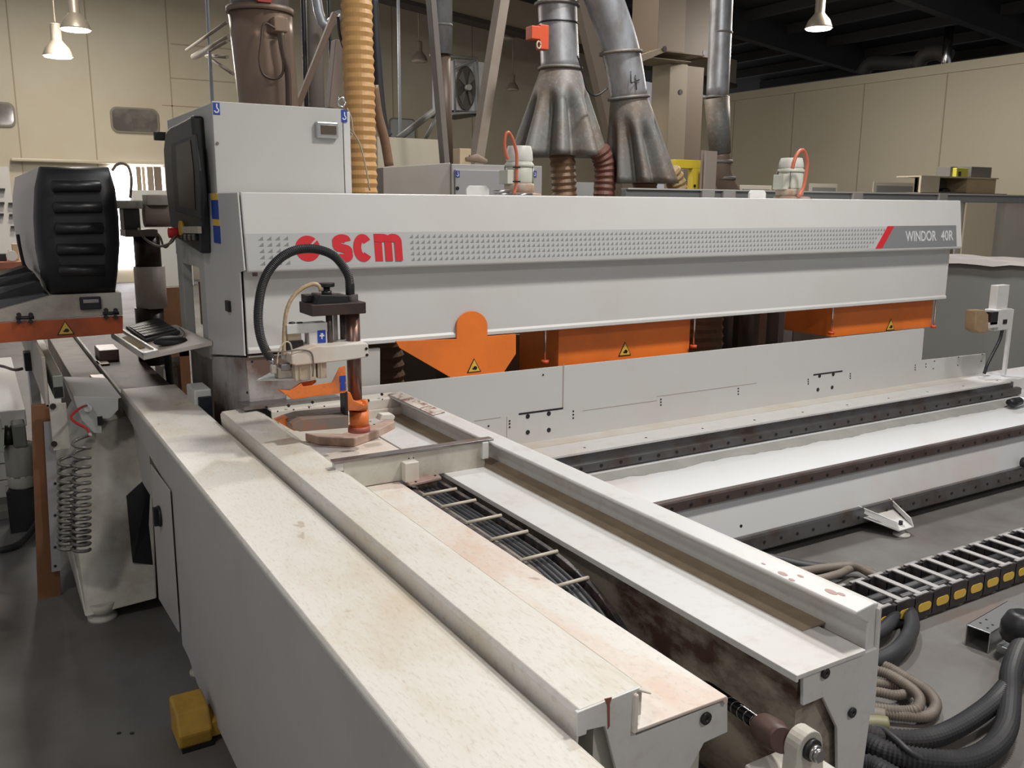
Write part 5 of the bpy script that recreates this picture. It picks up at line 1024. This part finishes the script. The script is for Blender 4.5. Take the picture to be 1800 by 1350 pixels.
# amber hose
t = thing('amber_hose', 'thick amber corrugated extraction hose rising behind the control cabinet', 'hose', (P(636,340,y=4.95).x, 4.95, 0))
pts = [P(626,-30,y=4.95), P(628,60,y=4.95), P(631,140,y=4.95), P(634,240,y=4.95), P(637,345,y=4.95), P(639,420,y=4.95)]
b = B(); corr(b, pts+[(pts[-1].x,4.95,.02)], rp(27,pts[1]), .048, .045, 32); obj('corrugated_hose', b, hose_y, t)
b = B(); q = P(613,234,y=4.6)
for rr_, dz in ((7,0),(6,3)): tube(b, [q+Vector((rp(rr_,q)*math.cos(a_*PI/8), 0, rp(rr_,q)*math.sin(a_*PI/8)-dz*.004)) for a_ in range(17)], .003, 6)
tube(b, spline([P(*p,y=4.6) for p in ((610,190),(618,210),(621,232),(632,252),(642,290),(650,335))],6), .004, 6)
tag(obj('coiled_wire', b, mat('pale_wire', (.42,.36,.26), .5)), 'thin pale wire coiled at the cabinet corner in front of the amber hose', 'wire')
# funnel ducts
def funnel(label, y, top, neck, coneb, lobes_px, botpx, name, pipe_pts, collars, flute_n, phase):
    c0 = P(*neck, y=y); c1 = P(*botpx, y=y); r0 = rp(coneb, c0); r1 = rp(lobes_px, c1); H = c0.z-c1.z
    t = thing(name, label, 'duct', c1)
    b = B(); n = 14; seg = 80; rings = []
    for i in range(n+1):
        s_ = i/n; c = c0+(c1-c0)*s_; r = r0+(r1-r0)*s_; amp = 0 if s_ < .24 else .45*min(1,(s_-.24)/.22)
        rings.append([b.verts.new(c+Vector((math.cos(2*PI*k/seg), math.sin(2*PI*k/seg), 0))*r*(1-amp*(.5-.5*math.cos(flute_n*2*PI*k/seg+phase))**1.2)) for k in range(seg)])
    for i in range(n):
        for k in range(seg): f = b.faces.new((rings[i][k], rings[i][(k+1)%seg], rings[i+1][(k+1)%seg], rings[i+1][k])); f.smooth = True
    b.faces.new(rings[-1]); obj('fluted_cone', b, galv_dusty, t, label='dusty fluted cone splitting into branches')
    q = [P(*p, y=y) for p in pipe_pts]; b = B(); tube(b, spline(q,6) if len(q) > 2 else q, r0*.97, 32); obj('pipe', b, galv, t)
    for p, d in collars:
        c = P(*p, y=y); dr = Vector(d).normalized(); b = B(); cyl(b, c-dr*.012, c+dr*.012, r0*1.13, seg=32); obj('collar', b, galv_dusty, t)
    return t, r0
t, r0 = funnel('left funnel duct, straight galvanised pipe with a red clamp above its fluted cone', 6.8, None, (985,122), 35, 88, (983,275), 'funnel_duct', [(978,-40),(981,40),(985,122)], (((979,9),(0,0,1)),((985,121),(0,0,1))), 8, 4.31)
b = B(); c = P(981,42,y=6.8); cyl(b, c-Vector((0,0,.006)), c+Vector((0,0,.006)), r0*1.02, seg=32); obj('seam_ring', b, dark, t)
yv = 6.8-r0-.06
b = B(); pbox(b, 935, 44, 951, 70, yv, .1); pbox(b, 950, 42, 965, 88, yv+.0, .07); v_ = obj('damper_lever', b, redvalve, t, bev=.008, label='orange red damper lever')
b = B(); q = P(947,79,y=yv-.01); ring = [q+Vector((rp(4,q)*math.cos(a_*PI/8), 0, rp(6,q)*math.sin(a_*PI/8))) for a_ in range(17)]; tube(b, ring, rp(1.5,q), 8); obj('pull_ring', b, ivory, v_)
t, r0 = funnel('right funnel duct, bent galvanised pipe marked 4 above its fluted cone', 6.5, None, (1106,172), 33, 66, (1128,322), 'funnel_duct', [(1040,-60),(1062,0),(1083,60),(1096,110),(1106,172)], (((1091,93),(-.1,0,1)),((1105,172),(-.12,0,1))), 8, 4.31)
b = B()
yq = 6.5-r0-.004
for (a, c) in (((1109,125),(1109,146)),((1109,146),(1124,140)),((1117,132),(1119,158))):
    p1_ = P(*a,y=yq); p2_ = P(*c,y=yq); tube(b, [p1_, p2_], .0045, 6)
obj('marker_writing', b, dark, t, label='handwritten figure 4')
for px, y, r, m, lb, pts in ((988,6.7,22,hose_b,'brown hose dropping straight from the left funnel duct',[(988,270),(990,300),(992,345),(993,400)]),
    (1060,6.6,19,hose_red,'red brown hose bending out from the right side of the left funnel duct',[(1052,262),(1062,285),(1064,315),(1062,345),(1062,400)]),
    (1133,6.5,21,hose_b,'short brown hose under the centre of the right funnel duct',[(1134,318),(1134,335),(1133,400)]),
    (1190,6.5,17,mat('olive_amber_hose', (.34,.23,.10), .5),'amber brown hose bending out from the right of the right funnel duct',[(1178,300),(1187,318),(1192,345),(1192,400)])):
    q = [P(*p, y=y) for p in pts]; b = B(); corr(b, q+[Vector((q[-1].x, y, .02))], rp(r,q[0]), .055, .05, 28); tag(obj('branch_hose', b, m), lb, 'hose', 'branch hoses under the funnel ducts')
b = B(); tube(b, spline([P(*p,y=6.4) for p in ((1015,98),(1024,125),(1032,158),(1048,168),(1068,155))],6), .008, 8); tag(obj('black_wire', b, dark), 'thin black wire looping between the two funnel ducts', 'wire')
# column and right duct
t = thing('steel_column', 'tan steel roof column with a bracket head between the funnel ducts and straight pipe', 'column', (P(1195,200,y=10.5).x, 10.5, 0))
a = P(1178,110,y=10.5); c = P(1210,110,y=10.5); b = B(); box(b, a.x, c.x, 10.5, 10.9, 0, a.z); obj('shaft', b, beamlt, t, bev=.01)
c2 = P(1238,110,y=10.6); b = B(); box(b, c.x, c2.x, 10.6, 10.85, 0, a.z); obj('web', b, beamtan, t)
a = P(1155,88,y=10.4); c = P(1203,88,y=10.4); b = B(); box(b, a.x, c.x, 10.4, 11, a.z, 5.95); obj('upper_shaft', b, beamtan, t, bev=.01)
c2 = P(1245,88,y=10.5); b = B(); box(b, c.x, c2.x, 10.5, 10.9, a.z, 5.7); obj('upper_web', b, mat('dark_tan', (.12,.09,.065), .6), t)
b = B(); pbox(b, 1150, 88, 1240, 98, 10.2, .9); ply(b, [(1122,98),(1165,84),(1172,90),(1130,108)], 10.1, .2); pbox(b, 1148, 102, 1215, 108, 10.3, .6); obj('bracket_head', b, beamlt, t, bev=.01)
b = B(); dots(b, [P(1196,162,y=10.5), P(1168,86,y=10.1), P(1238,93,y=10.2)], .04, (0,-.01,0)); obj('hole', b, black, t)
t, r = duct([(1268,-30),(1266,60),(1261,172)], 8.5, 20, galv, 'galvanised_pipe', 'tall straight galvanised pipe right of the tan column', (((1267,58),1.05),((1261,171),1.06)))
q1 = P(1260,172,y=8.5); q2 = P(1266,270,y=8.5); b = B(); tube(b, [q1,q2], [r*1.12,r*.98], 24); obj('wide_section', b, galv_dusty, t)
b = B(); tube(b, spline([P(*p,y=8.5) for p in ((1266,268),(1268,300),(1276,322),(1286,345),(1290,380))],5), r*.92, 24); obj('elbow', b, brown_duct, t)
b = B()
for p in ((1268,284),(1273,313)): c = P(*p,y=8.5); cyl(b, c-Vector((0,0,.02)), c+Vector((0,0,.02)), r*1.05, seg=24)
obj('collar', b, galv_dusty, t)
# yellow frame and boards
t = thing('yellow_stand', 'yellow painted L shaped machine frame right of the right funnel duct', 'frame', (P(1225,345,y=7.5).x, 7.5, 0))
b = B(); pbox(b, 1187, 280, 1235, 297, 7.5, .08); obj('top_bar', b, yellow_f, t, bev=.006)
a = P(1218,296,y=7.5); c = P(1233,296,y=7.5); b = B(); box(b, a.x, c.x, 7.5, 7.58, 0, a.z); obj('post', b, yellow_f, t, bev=.006)
b = B(); dots(b, [P(1221,327,y=7.5), P(1221,334,y=7.5)], .018, (0,-.004,0)); obj('hole', b, black, t)
for i, (x0, x1, y0, m, lb) in enumerate(((1236,1243,264,mat('pinkish_board', (.30,.23,.20), .6),'narrow pinkish board right of the yellow frame'),(1242,1261,265,mat('grey_tan_board', (.33,.27,.22), .6),'wider grey tan board right of the yellow frame'))):
    a = P(x0,y0,y=7.3-.1*i); c = P(x1,y0,y=7.3-.1*i); b = B(); box(b, a.x, c.x, 7.3-.1*i, 7.33-.1*i, 0, a.z); tag(obj('upright_board', b, m), lb, 'board', 'boards beside the yellow frame')
b = B(); a = P(1151,308,y=7.6); c = P(1168,308,y=7.6); box(b, a.x, c.x, 7.6, 7.62, 0, a.z); tag(obj('paper_notice', b, mat('paper', (.55,.56,.62), .7)), 'pale paper notice seen between the branches of the right funnel duct', 'notice')
b = B(); a = P(1013,320,y=7.6); c = P(1044,320,y=7.6); box(b, a.x, c.x, 7.6, 7.65, 0, a.z); tag(obj('grey_plate', b, paint_side), 'small grey drilled plate between the two hoses of the left funnel duct', 'plate')
# barrier beam
t = thing('barrier_beam', 'long grey steel barrier beam on posts behind the right half of the hood', 'barrier', (7.5, 5.8, 0))
YB = 5.8
za = P(1400,338,y=YB).z; zb = P(1400,353,y=YB).z
b = B(); box(b, P(1100,340,y=YB).x, 11.5, YB, YB+.06, zb-.0, za); obj('beam', b, mat('beam_grey', (.25,.265,.265), .5), t, bev=.004)
b = B(); box(b, P(1100,340,y=YB).x, 11.5, YB-.03, YB+.06, za, za+.012); obj('top_flange', b, paint_side, t)
for px in (1243, 1280, 1506, 1656):
    q = P(px,345,y=YB-.02); b = B(); box(b, q.x-.07, q.x+.07, YB-.04, YB, 0, za+.01); obj('post', b, mat('post_tan', (.34,.32,.29), .5), t, bev=.004)
b = B(); box(b, P(1690,345,y=YB).x, 11.4, YB+.01, YB+.03, .9, zb); obj('plastic_panel', b, mat('hazy_panel', (.48,.45,.39), .3, alpha=.7), t, label='hazy plastic sheet below the beam')
b = B(); box(b, P(1692,400,y=YB).x, P(1745,400,y=YB).x, YB-.02, YB+.0, 0, zb); obj('tan_board', b, mat('tan_board', (.55,.46,.33), .5), t)
# low cubicles and shelf boxes in the distance
b = B(); box(b, P(1300,345,y=11).x, P(1600,345,y=11).x, 11, 11.1, 0, 1.72); tag(obj('low_partition', b, mat('beige_low', (.38,.34,.27), .6)), 'low beige partition behind the barrier beam', 'partition')
for i, (x0,y0,x1,y1,lb) in enumerate(((1305,332,1352,348,'grey screen leftmost of the row behind the barrier beam'),(1428,329,1468,345,'grey screen just right of the far hood motor'),(1540,326,1603,338,'grey screen left of the open plywood cupboard'),(1778,327,1830,340,'grey screen rightmost at the picture edge'))):
    t = thing('grey_screen', lb, 'screen', (P((x0+x1)/2,y1,y=10.5).x, 10.5, 0), 'grey screens behind the barrier beam')
    a = P(x0,y0,y=10.5); c = P(x1,y0,y=10.5); b = B(); box(b, a.x-.06, c.x+.06, 10.5, 10.53, 0, a.z+.06); obj('frame', b, mat('screen_frame', (.42,.38,.32), .6), t, bev=.005)
    b = B(); box(b, a.x, c.x, 10.48, 10.5, .8, a.z); obj('panel', b, mat('screen_grey', (.19,.19,.18), .5), t)
b = B(); a = P(1608,338,y=8.8); c = P(1760,338,y=8.8); box(b, a.x, c.x, 8.7, 9.4, 0, a.z); tag(obj('workbench', b, mat('bench_tan', (.30,.25,.19), .6)), 'tan workbench carrying the open plywood cupboard', 'bench')
t = thing('plywood_cupboard', 'pale plywood cupboard with an open middle on the distant bench at right', 'cupboard', (P(1680,338,y=8.8).x, 9.0, a.z))
zt_ = P(1680,313,y=8.8).z
A_, B_, C2, D2_ = [P(p,330,y=8.8).x for p in (1614,1647,1699,1750)]
b = B(); box(b, A_, B_, 8.76, 8.8, a.z, zt_); obj('door', b, mat('pale_ply', (.55,.49,.37), .5), t, bev=.005)
b = B(); box(b, B_, C2, 9.15, 9.2, a.z, zt_); box(b, B_, C2, 8.8, 9.2, a.z, a.z+.02); box(b, B_, B_+.02, 8.8, 9.2, a.z, zt_); obj('open_shelf', b, mat('olive_inside', (.12,.11,.07), .7), t)
b = B(); box(b, C2, D2_, 8.8, 9.2, a.z, zt_); obj('side_box', b, wood_lt, t, bev=.005)
b = B(); box(b, A_, D2_, 8.76, 9.2, zt_, zt_+.02); obj('top', b, mat('pale_ply', (.55,.49,.37)), t)
b = B(); lathe(b, ((B_+C2)/2+.1, 9.0, a.z+.02), [(.09,0),(.10,.03),(.05,.06)], 12); tag(obj('dark_pan', b, dark), 'dark round pan inside the open plywood cupboard', 'pan')
for i, (x0,x1,lb) in enumerate(((1661,1674,'small grey crate left of the yellow cutter on the plywood cupboard'),(1698,1734,'wide grey crate right of the yellow cutter on the plywood cupboard'))):
    p1_ = P(x0,293,y=8.95); p2_ = P(x1,293,y=8.95); b = B(); box(b, p1_.x, p2_.x, 8.85, 9.1, zt_+.02, p1_.z); tag(obj('crate', b, mat('crate_grey', (.17,.16,.155), .6), None, bev=.01), lb, 'crate')
p1_ = P(1675,295,y=8.85); p2_ = P(1696,295,y=8.85); t = thing('yellow_carton', 'yellow carton with a dark opening between the grey crates', 'carton', ((p1_.x+p2_.x)/2, 8.85, zt_+.02))
b = B(); box(b, p1_.x, p2_.x, 8.78, 9.0, zt_+.02, p1_.z); obj('body', b, mat('lemon', (.62,.58,.08), .5), t, bev=.01)
b = B(); box(b, p1_.x+.05, p1_.x+.11, 8.77, 8.8, zt_+.03, zt_+.10); obj('opening', b, black, t)
# dark ducts on top of the partition
for i, (pts, rr_, m, lb) in enumerate((([(1515,130),(1530,112),(1560,110),(1612,112)], 12, mat('dim_duct', (.05,.047,.043), .6), 'dim grey elbow duct lying behind the partition top'),([(1610,118),(1625,98),(1650,92),(1668,100)], 13, mat('dim_duct2', (.06,.055,.05), .6), 'dim curved duct beside the shiny vertical flue'))):
    q = [P(*p, x=PX+.7) for p in pts]; b = B(); tube(b, spline(q,6), rp(rr_,q[0]), 14); tag(obj('roof_duct', b, m), lb, 'duct')
q = P(1663,108,x=PX+.4); q2 = P(1670,47,x=PX+.4); b = B(); tube(b, [Vector((q.x,q.y,3.9)), Vector((q.x,q.y,q2.z))], rp(8,q), 16); tag(obj('metal_flue', b, chrome), 'shiny vertical metal flue above the partition at upper right', 'flue')
# grey box at right with plastic sheet
t = thing('grey_bin_box', 'big grey box topped with plastic sheet beyond the right end of the bed', 'box', (7.5, 4.5, 0))
XB = 6.5
b = B(); box(b, XB, 7.0, 2.4, 5.65, 0, P(1700,460,x=XB).z); bo = obj('body', b, binm, t, bev=.01)
b = B(); zt2 = P(1700,458,x=XB).z; nx = 26; vs = []
for i in range(nx+1):
    row = []
    for j in range(8):
        row.append(b.verts.new((XB-.03+j*.08, 2.3+i*.13, zt2+.006+random.uniform(0,.012))))
    vs.append(row)
for i in range(nx):
    for j in range(7): b.faces.new((vs[i][j],vs[i+1][j],vs[i+1][j+1],vs[i][j+1]))
low = [b.verts.new((XB-.035, 2.3+i*.13, zt2-.012-random.uniform(0,.02))) for i in range(nx+1)]
for i in range(nx): b.faces.new((vs[i][0],vs[i+1][0],low[i+1],low[i]))
obj('plastic_sheet', b, mat('plastic_film', (.55,.50,.47), .25), t, label='crumpled plastic film on the box')
# handheld pendant control
t = thing('hand_control', 'cream hand control with wooden rest on a slim post at the bed end', 'hand control', P(1764,662,y=3.30))
b = B(); a = P(1764,664,y=3.30); c = P(1764,502,y=3.30); box(b, a.x-.012, a.x+.012, 3.29, 3.31, .557, P(1764,545,y=3.3).z); obj('post', b, paint_clean, t)
b = B(); pbox(b, 1755, 502, 1770, 547, 3.28, .05); obj('upper_tube', b, paint_clean, t, bev=.003)
b = B(); pbox(b, 1752, 545, 1776, 579, 3.25, .08); ct = obj('control_box', b, paint, t, bev=.004)
b = B(); pbox(b, 1743, 549, 1753, 570, 3.24, .04); obj('dark_socket', b, black, ct)
b = B(); pbox(b, 1764, 562, 1770, 569, 3.247, .004); obj('marking', b, dark, ct)
b = B(); ply(b, [(1716,546),(1731,545),(1738,553),(1738,584),(1722,586),(1714,580)], 3.22, .07); obj('wooden_rest', b, mat('tan_rest', (.30,.20,.11), .5, dirt=(.4,.3,.2), amt=.6, scale=12), t, bev=.006)
b = B(); pbox(b, 1736, 568, 1756, 575, 3.24, .03); obj('arm', b, paint_clean, t)
b = B(); tube(b, spline([P(*p,y=3.26) for p in ((1762,580),(1757,598),(1745,622),(1736,640),(1730,657))],6), .010, 10); obj('cord', b, black, t)
b = B(); tube(b, [P(1773,707,y=3.0), P(1780,708,y=3.0), P(1792,705,y=3.0)], [.018,.03,.026], 14); k = obj('plug_head', b, black, None); tag(k, 'black plug end poking in at the right edge above the bed', 'plug')
b = B(); tube(b, [P(1790,705,y=3.0), P(1830,700,y=3.0)], .024, 12); obj('sleeve', b, alu, k)
b = B(); c = P(1797,812,y=2.80); cyl(b, c, c+Vector((0,-.03,0)), .03, seg=16); cyl(b, c+Vector((0,-.03,0)), c+Vector((0,-.04,0)), .015, seg=12); tag(obj('knob', b, dark), 'dark round knob on the bed face at the right edge', 'knob')
# workbench and tools far left
t = thing('tool_bench', 'brown topped workbench seen at the left edge behind the side shell', 'bench', (P(10,470,y=13).x, 13, 0))
b = B(); a = P(-60,459,y=13); c = P(48,467,y=13); box(b, a.x, c.x, 13, 13.9, c.z-.04, a.z-.02); obj('worktop', b, mat('red_brown_top', (.28,.10,.06), .5), t, bev=.01)
b = B(); box(b, a.x, c.x-.1, 13.1, 13.8, 0, c.z-.04); obj('cupboard', b, wallm, t)
zt3 = a.z-.02
for i, (px, w_, h_, m, nm, lb) in enumerate(((23,14,10,mat('dark_red', (.25,.04,.03), .5),'red_tin','red tin on the brown bench near the side shell'),(28,9,18,wood_lt,'wooden_block','tan wooden block on the brown bench'),(5,12,8,blackr,'black_case','black case on the brown bench at the left edge'))):
    p = P(px, 455, y=13.4-.1*i); w2 = rp(w_, p)/2; b = B(); box(b, p.x-w2, p.x+w2, 13.4-.1*i-.05, 13.4-.1*i+.05, zt3, zt3+rp(h_*1.6, p)); tag(obj(nm, b, m, None, bev=.008), lb, nm.replace('_',' '))
p = P(21,452,y=13.1); b = B(); cyl(b, (p.x,13.1,zt3+.07),(p.x,13.05,zt3+.07), .065, seg=16); o = obj('tape_roll', b, wallin, None); tag(o, 'white tape roll standing on the brown bench', 'tape roll')
for i,(px,py,w_,lb) in enumerate(((3,333,10,'dark hook rail topmost on the white wall at left edge'),(2,357,10,'dark peg second row on the white wall at left edge'),(20,358,9,'dark peg second row beside the side shell'),(2,377,8,'dark peg third row on the white wall at left edge'),(21,378,8,'dark peg third row beside the side shell'),(23,399,7,'dark peg lowest row beside the side shell'))):
    p = P(px,py,y=WY-.12); w2 = rp(w_,p)/2; b = B(); box(b, p.x-w2, p.x+w2, WY-.2, WY-.07, p.z-.02, p.z+.02); tag(obj('wall_peg', b, dark), lb, 'peg', 'pegs on the white wall')
# things seen under the tray
t = thing('low_shelf', 'brown and cream low shelf seen under the keyboard tray', 'shelf', (P(300,640,y=6).x, 6, 0))
b = B(); a = P(284,506,y=7.6); c = P(322,506,y=7.6); box(b, a.x, c.x, 7.6, 7.65, 0, a.z); tag(obj('brown_board', b, wood, None), 'brown board standing behind the tray beside the stained column', 'board')
b = B(); a = P(288,612,y=5.9); c = P(332,612,y=5.9); box(b, a.x, c.x, 5.9, 6.3, P(300,628,y=5.9).z, a.z); obj('top_board', b, wood, t)
b = B(); box(b, a.x, c.x, 6.0, 6.3, 0, P(300,650,y=5.9).z); obj('lower_box', b, paint_olive, t, bev=.01)
b = B(); box(b, c.x-.06, c.x, 5.9, 6.3, 0, a.z); obj('side_board', b, wood, t)
b = B(); tube(b, spline([P(*p,y=4.9) for p in ((285,600),(294,625),(297,650),(300,676))],6), .02, 8); tag(obj('loose_hose', b, blackr), 'black cord hanging behind the track bed under the tray', 'hose')
# ================================================================== CAMERA
cd = bpy.data.cameras.new('camera'); cam = bpy.data.objects.new('camera', cd); COL.objects.link(cam)
cam.matrix_world = Matrix.Translation(CAM) @ ROT.to_4x4()
cd.sensor_fit = 'HORIZONTAL'; cd.sensor_width = 36; cd.lens = 36*F/1800; cd.clip_start = .05; cd.clip_end = 100
sc = bpy.context.scene; sc.camera = cam
sc.view_settings.view_transform = 'Standard'; sc.view_settings.look = 'None'; sc.view_settings.gamma = 1; sc.view_settings.exposure = 0.05
sc.cycles.max_bounces = 8
